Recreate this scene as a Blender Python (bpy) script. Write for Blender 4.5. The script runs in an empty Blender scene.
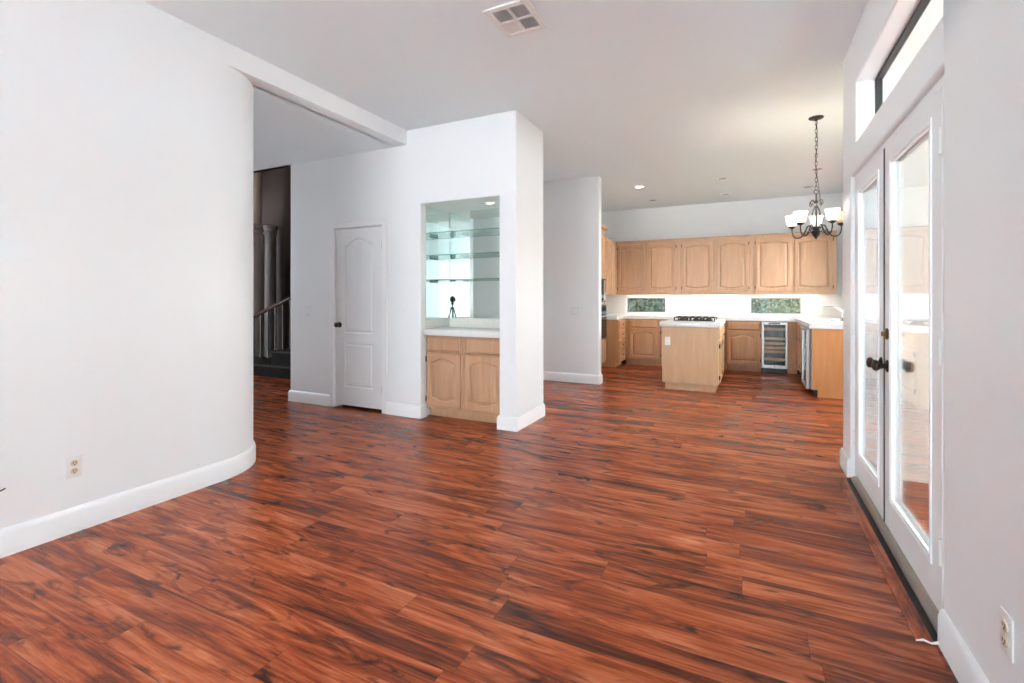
import bpy, bmesh, math, random
from mathutils import Vector, Matrix
PI = math.pi
random.seed(7)
C = bpy.context.scene.collection
scene = bpy.context.scene

# ------------------------------------------------------------------ camera
cam_data = bpy.data.cameras.new('view_camera')
cam = bpy.data.objects.new('view_camera', cam_data)
C.objects.link(cam)
cam.location = (0, 0, 1.265)
cam.rotation_euler = (PI/2, 0, math.radians(26.2))
cam_data.sensor_width = 36
cam_data.lens = 482/1024*36
cam_data.shift_y = -43.5/1024
cam_data.clip_start = 0.02
cam_data.clip_end = 200
scene.camera = cam

# ------------------------------------------------------------------ world and exposure
world = bpy.data.worlds.new('daylight_sky')
scene.world = world
world.use_nodes = True
bg = world.node_tree.nodes['Background']
bg.inputs['Color'].default_value = (0.81, 0.91, 1.0, 1)
bg.inputs['Strength'].default_value = 8.3
vs = scene.view_settings
vs.view_transform = 'Standard'
vs.look = 'None'
vs.gamma = 1
vs.use_curve_mapping = False
vs.exposure = 1.46

# daylight portals in the window openings (guide the sky light through them)
def portal(name, loc, direction, w, h):
    l = bpy.data.lights.new(name, 'AREA')
    l.shape = 'RECTANGLE'; l.size = w; l.size_y = h
    l.cycles.is_portal = True
    o = bpy.data.objects.new(name, l); C.objects.link(o)
    o.location = loc
    o.rotation_euler = Vector(direction).to_track_quat('-Z', 'Y').to_euler()
    return o
portal('portal_french_doors', (0.80, 3.14, 1.05), (-1, 0, 0), 2.1, 1.72)
portal('portal_transom', (0.80, 3.13, 2.54), (-1, 0, 0), 0.42, 1.62)
portal('portal_rear_door', (-2.42, -5.5, 1.1), (0, 1, 0), 1.7, 2.0)
portal('portal_rear_window', (-0.66, -5.5, 1.25), (0, 1, 0), 1.7, 1.7)
portal('portal_rear_transom', (-2.42, -5.5, 2.6), (0, 1, 0), 1.7, 0.7)
portal('portal_rear_transom_b', (-0.66, -5.5, 2.6), (0, 1, 0), 1.7, 0.7)
portal('portal_nook', (2.3, 5.95, 1.525), (-1, 0, 0), 1.35, 1.6)
portal('portal_entry_fill', (-9.95, 3.37, 1.35), (1, 0, 0), 1.25, 2.3)  # serves the window added to light the hall
portal('portal_sink', (1.5, 8.25, 1.625), (-1, 0, 0), 1.25, 1.5)

def lamp(name, kind, loc, power, color=(1, 1, 1), direction=(0, 0, -1), **kw):
    l = bpy.data.lights.new(name, kind)
    l.energy = power; l.color = color
    for k, v in kw.items(): setattr(l, k, v)
    o = bpy.data.objects.new(name, l); C.objects.link(o)
    o.location = loc
    o.rotation_euler = Vector(direction).to_track_quat('-Z', 'Y').to_euler()
    return o

# the sun stands behind the house front: it lights the rear garden, an added unseen eave keeps it off the indoor floor
sun = lamp('sun', 'SUN', (0, -12, 12), 190, (0.92, 0.96, 1.0), (0.95, 0.42, -1.0), angle=0.01)

# ------------------------------------------------------------------ key dimensions
CEIL = 3.055; XR = 0.635; XL = -3.28; YC = 4.12; HALL = 2.90
YK = 6.90; YB = 9.83; XK = 1.42

# ------------------------------------------------------------------ materials
M = {}
def mat(name, color, rough=0.5, metal=0.0, spec=0.5, coat=0.0, bump=None, emit=None, emit_strength=0.0):
    m = bpy.data.materials.new(name); m.use_nodes = True
    n = m.node_tree.nodes; p = n['Principled BSDF']
    p.inputs['Base Color'].default_value = (*color, 1)
    p.inputs['Roughness'].default_value = rough
    p.inputs['Metallic'].default_value = metal
    p.inputs['Specular IOR Level'].default_value = spec
    p.inputs['Coat Weight'].default_value = coat
    if emit:
        p.inputs['Emission Color'].default_value = (*emit, 1)
        p.inputs['Emission Strength'].default_value = emit_strength
    if bump:
        scale, strength = bump
        tc = n.new('ShaderNodeTexCoord'); nz = n.new('ShaderNodeTexNoise'); b = n.new('ShaderNodeBump')
        nz.inputs['Scale'].default_value = scale; nz.inputs['Detail'].default_value = 3
        b.inputs['Strength'].default_value = strength; b.inputs['Distance'].default_value = 0.002
        l = m.node_tree.links
        l.new(tc.outputs['Object'], nz.inputs['Vector']); l.new(nz.outputs['Fac'], b.inputs['Height'])
        l.new(b.outputs['Normal'], p.inputs['Normal'])
    M[name] = m
    return m

mat('wall_paint', (0.88, 0.885, 0.895), 0.34, spec=0.5, bump=(60, 0.08))
mat('flat_paint', (0.88, 0.885, 0.89), 0.6, spec=0.3, bump=(60, 0.1))
mat('ceiling_paint', (0.84, 0.895, 0.925), 0.8, spec=0.2, bump=(50, 0.1))
mat('trim_paint', (0.90, 0.90, 0.905), 0.3)
mat('door_paint', (0.86, 0.86, 0.865), 0.35)
mat('gap_dark', (0.02, 0.016, 0.014), 0.7)  # shade of narrow gaps put into a near black colour
mat('foyer_shade_paint', (0.13, 0.108, 0.104), 0.6, spec=0.2)  # dimness of the stair hall put into the wall colour
mat('cream_shade_paint', (0.20, 0.17, 0.15), 0.5)  # cream column paint darkened to stand for the hall's shade
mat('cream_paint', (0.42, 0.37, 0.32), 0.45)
mat('steel', (0.38, 0.376, 0.37), 0.34, metal=1.0)
mat('aluminium', (0.36, 0.345, 0.32), 0.4, metal=0.8)
mat('chrome', (0.80, 0.80, 0.82), 0.12, metal=1.0)
mat('black_iron', (0.012, 0.010, 0.009), 0.45)
mat('bronze', (0.030, 0.020, 0.014), 0.3, metal=0.6)
mat('brass_edge', (0.13, 0.075, 0.03), 0.3, metal=0.8)
mat('black_glass', (0.01, 0.01, 0.012), 0.06)
mat('rack_wood', (0.62, 0.47, 0.34), 0.5)
mat('cooler_inside', (0.24, 0.26, 0.27), 0.5)
mat('black_plastic', (0.015, 0.015, 0.016), 0.4)
mat('plate_white', (0.82, 0.81, 0.79), 0.35)
mat('ivory', (0.66, 0.55, 0.40), 0.4)
mat('slot_dark', (0.06, 0.045, 0.035), 0.6)
mat('vent_white', (0.80, 0.80, 0.79), 0.45)
mat('vent_dark', (0.03, 0.03, 0.032), 0.8)
mat('vent_grey', (0.33, 0.33, 0.335), 0.6)
mat('mirror', (0.78, 0.90, 0.87), 0.01, metal=1.0)
mat('glass_edge', (0.10, 0.32, 0.26), 0.15)
mat('stucco', (0.74, 0.69, 0.64), 0.9, bump=(90, 0.5))
mat('patio', (0.74, 0.735, 0.73), 0.85, bump=(40, 0.3))
mat('lawn', (0.10, 0.14, 0.05), 0.9, bump=(120, 0.8))
mat('soffit', (0.74, 0.71, 0.67), 0.8)
mat('white_sink', (0.85, 0.85, 0.84), 0.15)
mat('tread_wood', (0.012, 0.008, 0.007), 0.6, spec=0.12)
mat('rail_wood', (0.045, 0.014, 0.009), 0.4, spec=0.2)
mat('riser', (0.012, 0.009, 0.008), 0.8, spec=0.05)  # black of the unlit risers put into the colour
mat('baluster_shade_paint', (0.13, 0.115, 0.11), 0.55, spec=0.3)  # darkened for the dim hall, shade is in the colour
mat('leaf_dark', (0.035, 0.075, 0.035), 0.6)
mat('leaf_light', (0.10, 0.13, 0.06), 0.6)
mat('bark', (0.10, 0.075, 0.05), 0.9)
mat('fence_pale', (0.10, 0.14, 0.12), 0.7)
mat('shade_lit', (0.9, 0.86, 0.8), 0.4, emit=(1.0, 0.87, 0.70), emit_strength=1.1)
mat('shade_dim', (0.75, 0.56, 0.40), 0.4, emit=(1.0, 0.72, 0.5), emit_strength=0.08)
mat('lens_lit', (0.9, 0.9, 0.88), 0.4, emit=(1.0, 0.93, 0.82), emit_strength=3)
mat('lens_dim', (0.34, 0.31, 0.28), 0.5)

def node_mat(name):
    m = bpy.data.materials.new(name); m.use_nodes = True
    M[name] = m
    nt = m.node_tree
    return m, nt, nt.nodes, nt.links, nt.nodes['Principled BSDF']

def math_node(nt, op, a, b=None, c=None):
    n = nt.nodes.new('ShaderNodeMath'); n.operation = op
    for i, v in enumerate((a, b, c)):
        if v is None: continue
        if isinstance(v, (int, float)): n.inputs[i].default_value = v
        else: nt.links.new(v, n.inputs[i])
    return n.outputs[0]

def make_ramp(nt, fac, stops, interp='LINEAR'):
    r = nt.nodes.new('ShaderNodeValToRGB'); cr = r.color_ramp; cr.interpolation = interp
    while len(cr.elements) < len(stops): cr.elements.new(0.5)
    for e, (p, c) in zip(cr.elements, stops):
        e.position = p; e.color = (*c, 1)
    nt.links.new(fac, r.inputs['Fac'])
    return r.outputs['Color']

def mix_color(nt, fac, a, b, mode='MIX'):
    n = nt.nodes.new('ShaderNodeMix'); n.data_type = 'RGBA'; n.blend_type = mode
    for sock, v in ((n.inputs[0], fac), (n.inputs[6], a), (n.inputs[7], b)):
        if isinstance(v, (int, float)): sock.default_value = v
        elif isinstance(v, tuple): sock.default_value = (*v, 1)
        else: nt.links.new(v, sock)
    return n.outputs[2]

# --- window glass: thin clear pane with true Fresnel mirror
def make_glass(name, tint, ior=1.5):
    m, nt, n, l, p = node_mat(name)
    n.remove(p)
    out = n['Material Output']
    t = n.new('ShaderNodeBsdfTransparent'); t.inputs['Color'].default_value = (*tint, 1)
    g = n.new('ShaderNodeBsdfGlossy'); g.inputs['Roughness'].default_value = 0.0
    f = n.new('ShaderNodeFresnel'); ge = n.new('ShaderNodeNewGeometry')   # straight-through pane: same mirror share on entry and exit
    l.new(math_node(nt, 'POWER', ior, math_node(nt, 'SUBTRACT', 1.0, math_node(nt, 'MULTIPLY', ge.outputs['Backfacing'], 2.0))), f.inputs['IOR'])
    mx = n.new('ShaderNodeMixShader')
    l.new(f.outputs[0], mx.inputs[0]); l.new(t.outputs[0], mx.inputs[1]); l.new(g.outputs[0], mx.inputs[2])
    l.new(mx.outputs[0], out.inputs['Surface'])
make_glass('glass', (0.97, 0.985, 0.98))
make_glass('shelf_glass', (0.86, 0.95, 0.92))

# --- reddish plank floor, planks run along X
def make_floor(name, plank_w=0.127, plank_l=1.21, along='X'):
    m, nt, n, l, p = node_mat(name)
    tc = n.new('ShaderNodeTexCoord'); sep = n.new('ShaderNodeSeparateXYZ')
    l.new(tc.outputs['Object'], sep.inputs[0])
    X, Y = (sep.outputs[0], sep.outputs[1]) if along == 'X' else (sep.outputs[1], sep.outputs[0])
    row = math_node(nt, 'FLOOR', math_node(nt, 'DIVIDE', Y, plank_w))
    wn = n.new('ShaderNodeTexWhiteNoise'); wn.noise_dimensions = '1D'; l.new(row, wn.inputs['W'])
    xs = math_node(nt, 'ADD', math_node(nt, 'DIVIDE', X, plank_l), math_node(nt, 'MULTIPLY', wn.outputs['Value'], 7.31))
    col = math_node(nt, 'FLOOR', xs)
    cmb = n.new('ShaderNodeCombineXYZ'); l.new(row, cmb.inputs[0]); l.new(col, cmb.inputs[1])
    wn2 = n.new('ShaderNodeTexWhiteNoise'); wn2.noise_dimensions = '2D'; l.new(cmb.outputs[0], wn2.inputs['Vector'])
    rnd = wn2.outputs['Value']
    sepc = n.new('ShaderNodeSeparateColor'); l.new(wn2.outputs['Color'], sepc.inputs[0])
    # grain coordinates: each plank samples its own place of the noise
    def coords(sx, sy, k):
        c = n.new('ShaderNodeCombineXYZ')
        l.new(math_node(nt, 'ADD', math_node(nt, 'MULTIPLY', X, sx), math_node(nt, 'MULTIPLY', rnd, 37.0*k)), c.inputs[0])
        l.new(math_node(nt, 'ADD', math_node(nt, 'MULTIPLY', Y, sy), math_node(nt, 'MULTIPLY', sepc.outputs[1], 53.0*k)), c.inputs[1])
        return c.outputs[0]
    def noise(vec, scale, detail, dist=0.0, rough=0.55):
        z = n.new('ShaderNodeTexNoise'); z.inputs['Scale'].default_value = scale
        z.inputs['Detail'].default_value = detail; z.inputs['Distortion'].default_value = dist
        z.inputs['Roughness'].default_value = rough
        l.new(vec, z.inputs['Vector'])
        return z.outputs['Fac']
    streak = noise(coords(0.85, 6.5, 1.0), 1.6, 6, 1.5, 0.62)
    fine = noise(coords(1.6, 62.0, 1.3), 1.4, 4, 0.5, 0.6)
    knot = noise(coords(3.4, 10.5, 0.7), 1.0, 4, 1.4, 0.5)
    tone = math_node(nt, 'ADD', math_node(nt, 'MULTIPLY', streak, 0.74), math_node(nt, 'MULTIPLY', fine, 0.36))
    tone = math_node(nt, 'ADD', tone, math_node(nt, 'MULTIPLY', math_node(nt, 'SUBTRACT', rnd, 0.5), 0.10))
    base = make_ramp(nt, tone, [(0.34, (0.040, 0.0115, 0.008)), (0.45, (0.120, 0.026, 0.0115)),
                                (0.54, (0.265, 0.052, 0.0175)), (0.64, (0.400, 0.102, 0.037)), (0.80, (0.58, 0.20, 0.088))])
    kf = make_ramp(nt, knot, [(0.575, (0, 0, 0)), (0.70, (1, 1, 1))])
    base = mix_color(nt, math_node(nt, 'MULTIPLY', kf, 0.82), base, (0.022, 0.0105, 0.0085))
    # seams
    fy = math_node(nt, 'FRACT', math_node(nt, 'DIVIDE', Y, plank_w))
    fx = math_node(nt, 'FRACT', xs)
    def edge(fr, w):
        a = math_node(nt, 'LESS_THAN', fr, w); b = math_node(nt, 'GREATER_THAN', fr, 1-w)
        return math_node(nt, 'MAXIMUM', a, b)
    seam = math_node(nt, 'MAXIMUM', edge(fy, 0.008), edge(fx, 0.0009))
    base = mix_color(nt, math_node(nt, 'MULTIPLY', seam, 0.55), base, (0.03, 0.012, 0.008))
    l.new(base, p.inputs['Base Color'])
    l.new(math_node(nt, 'ADD', 0.24, math_node(nt, 'MULTIPLY', fine, 0.03)), p.inputs['Roughness'])
    p.inputs['Specular IOR Level'].default_value = 0.17
    b = n.new('ShaderNodeBump'); b.inputs['Strength'].default_value = 0.05; b.inputs['Distance'].default_value = 0.001
    l.new(math_node(nt, 'SUBTRACT', fine, math_node(nt, 'MULTIPLY', seam, 2.0)), b.inputs['Height'])
    l.new(b.outputs[0], p.inputs['Normal'])
make_floor('plank_floor', plank_w=0.152)
make_floor('plank_edge', plank_w=0.4, plank_l=2.2, along='Y')

# --- maple cabinet wood
def make_wood(name, c1, c2, rough=0.38):
    m, nt, n, l, p = node_mat(name)
    tc = n.new('ShaderNodeTexCoord'); oi = n.new('ShaderNodeObjectInfo')
    mp = n.new('ShaderNodeMapping'); mp.inputs['Scale'].default_value = (9, 9, 1.0)
    l.new(tc.outputs['Object'], mp.inputs['Vector'])
    off = n.new('ShaderNodeCombineXYZ'); l.new(math_node(nt, 'MULTIPLY', oi.outputs['Random'], 40), off.inputs[0])
    l.new(off.outputs[0], mp.inputs['Location'])
    z = n.new('ShaderNodeTexNoise'); z.inputs['Scale'].default_value = 2.2; z.inputs['Detail'].default_value = 5; z.inputs['Distortion'].default_value = 0.5
    l.new(mp.outputs[0], z.inputs['Vector'])
    base = make_ramp(nt, z.outputs['Fac'], [(0.30, c1), (0.70, c2)])
    hsv = n.new('ShaderNodeHueSaturation'); l.new(base, hsv.inputs['Color'])
    l.new(math_node(nt, 'ADD', 0.95, math_node(nt, 'MULTIPLY', oi.outputs['Random'], 0.10)), hsv.inputs['Value'])
    l.new(hsv.outputs[0], p.inputs['Base Color'])
    p.inputs['Roughness'].default_value = rough
make_wood('maple', (0.48, 0.272, 0.150), (0.56, 0.335, 0.200))
make_wood('maple_pale', (0.47, 0.270, 0.130), (0.54, 0.325, 0.165))
make_wood('maple_amber', (0.45, 0.175, 0.052), (0.53, 0.235, 0.080))
make_wood('maple_shaded', (0.43, 0.200, 0.085), (0.52, 0.270, 0.125))  # same maple, deepened for the weaker light on the base cabinets

# --- white glazed tile with faint grout
def make_tile(name, tile, grout, size, gw=0.02, rough=0.2, plane='XY'):
    m, nt, n, l, p = node_mat(name)
    tc = n.new('ShaderNodeTexCoord'); sep = n.new('ShaderNodeSeparateXYZ')
    l.new(tc.outputs['Object'], sep.inputs[0])
    lines = None
    for i in range(3):
        fr = math_node(nt, 'FRACT', math_node(nt, 'ADD', math_node(nt, 'DIVIDE', sep.outputs[i], size), 0.37*(i+1)))
        e = math_node(nt, 'LESS_THAN', fr, gw) if i < 2 or plane == 'ALL' else None
        if e is None: continue
        lines = e if lines is None else math_node(nt, 'MAXIMUM', lines, e)
    l.new(mix_color(nt, lines, tile, grout), p.inputs['Base Color'])
    p.inputs['Roughness'].default_value = rough
make_tile('counter_tile', (0.82, 0.81, 0.80), (0.72, 0.70, 0.68), 0.108, 0.03)
make_tile('splash_tile', (0.83, 0.80, 0.76), (0.70, 0.66, 0.61), 0.108, 0.03, plane='ALL')

# ------------------------------------------------------------------ mesh builder
class MB:
    def __init__(self): self.bm = bmesh.new()
    def _xf(self, verts, mtx):
        if mtx is not None: bmesh.ops.transform(self.bm, matrix=mtx, verts=verts)
    def box(self, x0, x1, y0, y1, z0, z1, bevel=0.0, mtx=None, seg=1):
        t = bmesh.new()
        v = [t.verts.new((x, y, z)) for z in (z0, z1) for y in (y0, y1) for x in (x0, x1)]
        for f in ((0,2,3,1), (4,5,7,6), (0,1,5,4), (2,6,7,3), (0,4,6,2), (1,3,7,5)): t.faces.new([v[i] for i in f])
        if bevel > 0: bmesh.ops.bevel(t, geom=t.edges[:], offset=bevel, segments=seg, affect='EDGES', profile=0.5)
        return self._merge(t, mtx)
    def _merge(self, t, mtx=None):
        if mtx is not None: bmesh.ops.transform(t, matrix=mtx, verts=t.verts[:])
        bmesh.ops.recalc_face_normals(t, faces=t.faces[:])
        me = bpy.data.meshes.new('tmp'); t.to_mesh(me); t.free()
        self.bm.from_mesh(me); bpy.data.meshes.remove(me)
        return self
    def cyl(self, p0, p1, r0, r1=None, seg=20):
        r1 = r0 if r1 is None else r1
        p0, p1 = Vector(p0), Vector(p1); d = p1-p0
        t = bmesh.new()
        bmesh.ops.create_cone(t, cap_ends=True, segments=seg, radius1=r0, radius2=r1, depth=d.length)
        q = d.to_track_quat('Z', 'Y').to_matrix().to_4x4()
        return self._merge(t, Matrix.Translation((p0+p1)/2) @ q)
    def ball(self, c, r, seg=16, scale=(1, 1, 1)):
        t = bmesh.new(); bmesh.ops.create_uvsphere(t, u_segments=seg, v_segments=max(8, seg//2), radius=r)
        return self._merge(t, Matrix.Translation(c) @ Matrix.Diagonal((*scale, 1)))
    def lathe(self, prof, seg=28, mtx=None, close=False):
        t = bmesh.new(); rings = []
        for (r, z) in prof:
            if r < 1e-5: rings.append([t.verts.new((0, 0, z))])
            else: rings.append([t.verts.new((r*math.cos(2*PI*i/seg), r*math.sin(2*PI*i/seg), z)) for i in range(seg)])
        for a, b in zip(rings[:-1], rings[1:]):
            for i in range(seg):
                j = (i+1) % seg
                va = [a[0]] if len(a) == 1 else [a[i], a[j]]
                vb = [b[0]] if len(b) == 1 else [b[j], b[i]]
                if len(va)+len(vb) >= 3: t.faces.new(va+vb)
        return self._merge(t, mtx)
    def tube(self, pts, r, seg=8, caps=True):
        pts = [Vector(p) for p in pts]
        t = bmesh.new(); rings = []
        up = Vector((0, 0, 1)); prev = None
        for i, p in enumerate(pts):
            d = (pts[min(i+1, len(pts)-1)] - pts[max(i-1, 0)]).normalized()
            if prev is None:
                nrm = d.orthogonal().normalized()
            else:
                nrm = (prev - d*prev.dot(d))
                nrm = nrm.normalized() if nrm.length > 1e-6 else d.orthogonal().normalized()
            prev = nrm; bn = d.cross(nrm)
            rr = r[i] if isinstance(r, (list, tuple)) else r
            rings.append([t.verts.new(p + nrm*rr*math.cos(2*PI*k/seg) + bn*rr*math.sin(2*PI*k/seg)) for k in range(seg)])
        for a, b in zip(rings[:-1], rings[1:]):
            for k in range(seg): t.faces.new((a[k], a[(k+1) % seg], b[(k+1) % seg], b[k]))
        if caps: t.faces.new(rings[0][::-1]); t.faces.new(rings[-1])
        return self._merge(t)
    def prism(self, pts, z0, z1, mtx=None):
        t = bmesh.new()
        a = [t.verts.new((x, y, z0)) for x, y in pts]; b = [t.verts.new((x, y, z1)) for x, y in pts]
        t.faces.new(a[::-1]); t.faces.new(b)
        for i in range(len(pts)):
            j = (i+1) % len(pts); t.faces.new((a[i], a[j], b[j], b[i]))
        return self._merge(t, mtx)
    def build(self, name, material, parent=None, loc=(0, 0, 0), rotz=0.0, angle=35, bevel=0.0, dissolve=False):
        bm = self.bm
        bmesh.ops.remove_doubles(bm, verts=bm.verts[:], dist=1e-6)
        me = bpy.data.meshes.new(name); bm.to_mesh(me); bm.free()
        for poly in me.polygons: poly.use_smooth = True
        me.set_sharp_from_angle(angle=math.radians(angle))
        me.materials.append(M[material] if isinstance(material, str) else material)
        o = bpy.data.objects.new(name, me); C.objects.link(o)
        if parent is not None: o.parent = parent
        o.location = loc; o.rotation_euler = (0, 0, rotz)
        if bevel > 0:
            b = o.modifiers.new('rounded_edges', 'BEVEL'); b.width = bevel; b.segments = 3
            b.limit_method = 'ANGLE'; b.angle_limit = math.radians(60)
        return o

def cells(xs, ys, zs, solid):
    """exposed faces of a block grid: walls with openings"""
    mb = MB(); bm = mb.bm; vd = {}
    def V(i, j, k):
        if (i, j, k) not in vd: vd[(i, j, k)] = bm.verts.new((xs[i], ys[j], zs[k]))
        return vd[(i, j, k)]
    nx, ny, nz = len(xs)-1, len(ys)-1, len(zs)-1
    mid = lambda a, i: (a[i]+a[i+1])/2
    S = {(i, j, k): solid(mid(xs, i), mid(ys, j), mid(zs, k)) for i in range(nx) for j in range(ny) for k in range(nz)}
    for (i, j, k), s in S.items():
        if not s: continue
        for d, q in (((-1,0,0), ((0,0,0),(0,0,1),(0,1,1),(0,1,0))), ((1,0,0), ((1,0,0),(1,1,0),(1,1,1),(1,0,1))),
                     ((0,-1,0), ((0,0,0),(1,0,0),(1,0,1),(0,0,1))), ((0,1,0), ((0,1,0),(0,1,1),(1,1,1),(1,1,0))),
                     ((0,0,-1), ((0,0,0),(0,1,0),(1,1,0),(1,0,0))), ((0,0,1), ((0,0,1),(1,0,1),(1,1,1),(0,1,1)))):
            if not S.get((i+d[0], j+d[1], k+d[2]), False):
                bm.faces.new([V(i+a, j+b, k+c) for a, b, c in q])
    bmesh.ops.dissolve_limit(bm, angle_limit=math.radians(1), verts=bm.verts[:], edges=bm.edges[:])
    return mb

def tag(o, label=None, cat=None, group=None, kind=None):
    if label: o['label'] = label
    if cat: o['category'] = cat
    if group: o['group'] = group
    if kind or cat: o['kind'] = kind or 'thing'
    return o
def root(name, loc, rotz=0.0, label=None, cat=None, group=None, kind=None):
    o = bpy.data.objects.new(name, None); C.objects.link(o)
    o.empty_display_size = 0.1
    o.location = loc; o.rotation_euler = (0, 0, rotz)
    return tag(o, label, cat, group, kind)
def copy_tree(o, parent=None):
    c = o.copy(); C.objects.link(c)
    if parent is not None: c.parent = parent
    for ch in list(o.children): copy_tree(ch, c)
    return c
def struct(o, label=None):
    o['kind'] = 'structure'
    if label: o['label'] = label
    return o

# =================================================================== THE SETTING
struct(cells([-10, 3.0], [-5.75, 10.2], [-0.12, 0.0], lambda *a: True).build('floor', 'plank_floor'))

# main ceiling and lower hall ceiling
struct(cells([-3.55, 3.0], [-5.75, 10.2], [CEIL, CEIL+0.15], lambda *a: True).build('ceiling', 'ceiling_paint'))
struct(cells([-10, -3.42], [2.0, 4.17], [HALL, CEIL+0.15], lambda *a: True).build('ceiling_hall', 'ceiling_paint'))

# left wall with its rounded end turning into the hall
R = 0.50; YT = 2.09
pts = [(XL, -5.75), (XL, YT-0.4)]
for i in range(0, 25):
    a = (PI/2)*i/24
    pts.append((XL-R+R*math.cos(a), YT+R*math.sin(a)))
arc = pts[1:]
pts += [(-9.6, YT+R), (-9.6, YT+R-0.16), (XL-R, YT+R-0.16)]
for i in range(12, -1, -1):
    a = (PI/2)*i/12
    pts.append((XL-R+(R-0.16)*math.cos(a), YT+(R-0.16)*math.sin(a)))
pts += [(XL-0.16, -5.75)]
mb = MB(); mb.prism(pts, 0, HALL); struct(mb.build('wall_left', 'wall_paint', angle=40))
# header over the hall opening, flush with the left wall
struct(cells([XL-0.16, XL], [-5.75, YC], [HALL, CEIL], lambda *a: True).build('wall_header', 'wall_paint'))

# closet wall, bar niche and pillar
NX0, NX1, NT, NB = -3.10, -2.165, 2.255, 4.67
DX0, DX1, DT = -4.335, -3.605, 2.075
struct(cells([-5.07, DX0, DX1, NX0, NX1, -1.985], [YC, YC+0.12, NB, 4.79], [0, DT, NT, CEIL],
    lambda x, y, z: not ((DX0 < x < DX1 and z < DT) or (NX0 < x < NX1 and y < NB and z < NT) or (x < NX0-0.0 and y > YC+0.12 and x < DX1)))
    .build('wall_closet', 'wall_paint', bevel=0.012))
# closet back so the gap under the door is dark
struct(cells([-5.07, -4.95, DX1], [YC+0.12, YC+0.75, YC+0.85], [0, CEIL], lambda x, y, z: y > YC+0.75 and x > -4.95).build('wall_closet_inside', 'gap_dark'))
# kitchen partition wall
struct(cells([-3.6, -1.975], [YK, YK+0.14], [0, CEIL], lambda *a: True).build('wall_partition', 'wall_paint', bevel=0.012))
struct(cells([-3.72, -3.6], [4.79, YB], [0, CEIL], lambda *a: True).build('wall_passage', 'wall_paint'))
struct(cells([-3.6, -1.985], [4.79, 4.80], [0, CEIL], lambda *a: True).build('wall_pillar_back', 'wall_paint'))
# kitchen walls
W1 = (-2.242, -1.473, 0.978, 1.268); W2 = (0.025, 0.821, 0.978, 1.268)
struct(cells([-3.72, W1[0], W1[1], W2[0], W2[1], XK+0.15], [YB, YB+0.16], [0, W1[2], W1[3], CEIL],
    lambda x, y, z: not ((W1[0] < x < W1[1] or W2[0] < x < W2[1]) and W1[2] < z < W1[3])).build('wall_kitchen', 'flat_paint'))
struct(cells([-2.92, -2.80], [YK+0.14, YB], [0, CEIL], lambda *a: True).build('wall_kitchen_left', 'flat_paint'))
struct(cells([XK, XK+0.15], [7.2, 7.5, 9.0, YB], [0, 1.0, 2.25, CEIL],
    lambda x, y, z: not (7.5 < y < 9.0 and 1.0 < z < 2.25)).build('wall_kitchen_right', 'flat_paint'))
# breakfast nook
struct(cells([2.3, 2.45], [4.25, 5.15, 6.75, 7.35], [0, 0.85, 2.2, CEIL],
    lambda x, y, z: not (5.15 < y < 6.75 and 0.85 < z < 2.2)).build('wall_nook', 'flat_paint'))
struct(cells([XK+0.15, 2.3], [7.2, 7.35], [0, CEIL], lambda *a: True).build('wall_nook_far', 'flat_paint'))
struct(cells([XR+0.165, 2.3], [4.24, 4.40], [0, CEIL], lambda *a: True).build('wall_nook_near', 'flat_paint'))
# right wall with french doors and transom
OY0, OY1, OZ = 2.272, 4.075, 2.112
TY0, TY1, TZ0, TZ1 = 2.285, 3.90, 2.305, 2.705
struct(cells([XR, XR+0.165], [-5.75, OY0, TY0, TY1, OY1, 4.37], [0, OZ, TZ0, TZ1, CEIL],
    lambda x, y, z: not ((OY0 < y < OY1 and z < OZ) or (TY0 < y < TY1 and TZ0 < z < TZ1)))
    .build('wall_right', 'wall_paint', bevel=0.026))
# rear wall behind the viewer with glazed door, window and transoms
RA, RB = (-3.22, -1.62), (-1.46, 0.14)
struct(cells([XL-0.16, RA[0], RA[1], RB[0], RB[1], XR+0.165], [-5.75, -5.6], [0, 0.1, 0.4, 2.1, 2.25, 2.95, CEIL],
    lambda x, y, z: not ((RA[0] < x < RA[1] and 0.1 < z < 2.1) or (RB[0] < x < RB[1] and 0.4 < z < 2.1) or
                         ((RA[0] < x < RA[1] or RB[0] < x < RB[1]) and 2.25 < z < 2.95))).build('wall_rear', 'wall_paint'))

# stair hall shell
struct(cells([-5.07, -4.95], [YC+0.12, 7.0], [0, 4.2], lambda *a: True).build('wall_stair_right', 'foyer_shade_paint'))
struct(cells([-10, -4.95], [7.0, 7.15], [0, 4.2], lambda *a: True).build('wall_stair_rear', 'foyer_shade_paint'))
struct(cells([-10.1, -10], [2.5, 2.75, 4.0, 7.15], [0, 0.2, 2.5, 4.2], lambda x, y, z: not (2.75 < y < 4.0 and 0.2 < z < 2.5)).build('wall_foyer', 'foyer_shade_paint'))
struct(cells([-10, -4.95], [4.17, 7.15], [4.2, 4.3], lambda *a: True).build('ceiling_stair', 'foyer_shade_paint'))
struct(cells([-10, -5.07], [4.10, 4.17], [HALL, 4.2], lambda *a: True).build('wall_hall_header', 'foyer_shade_paint'))

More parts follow.
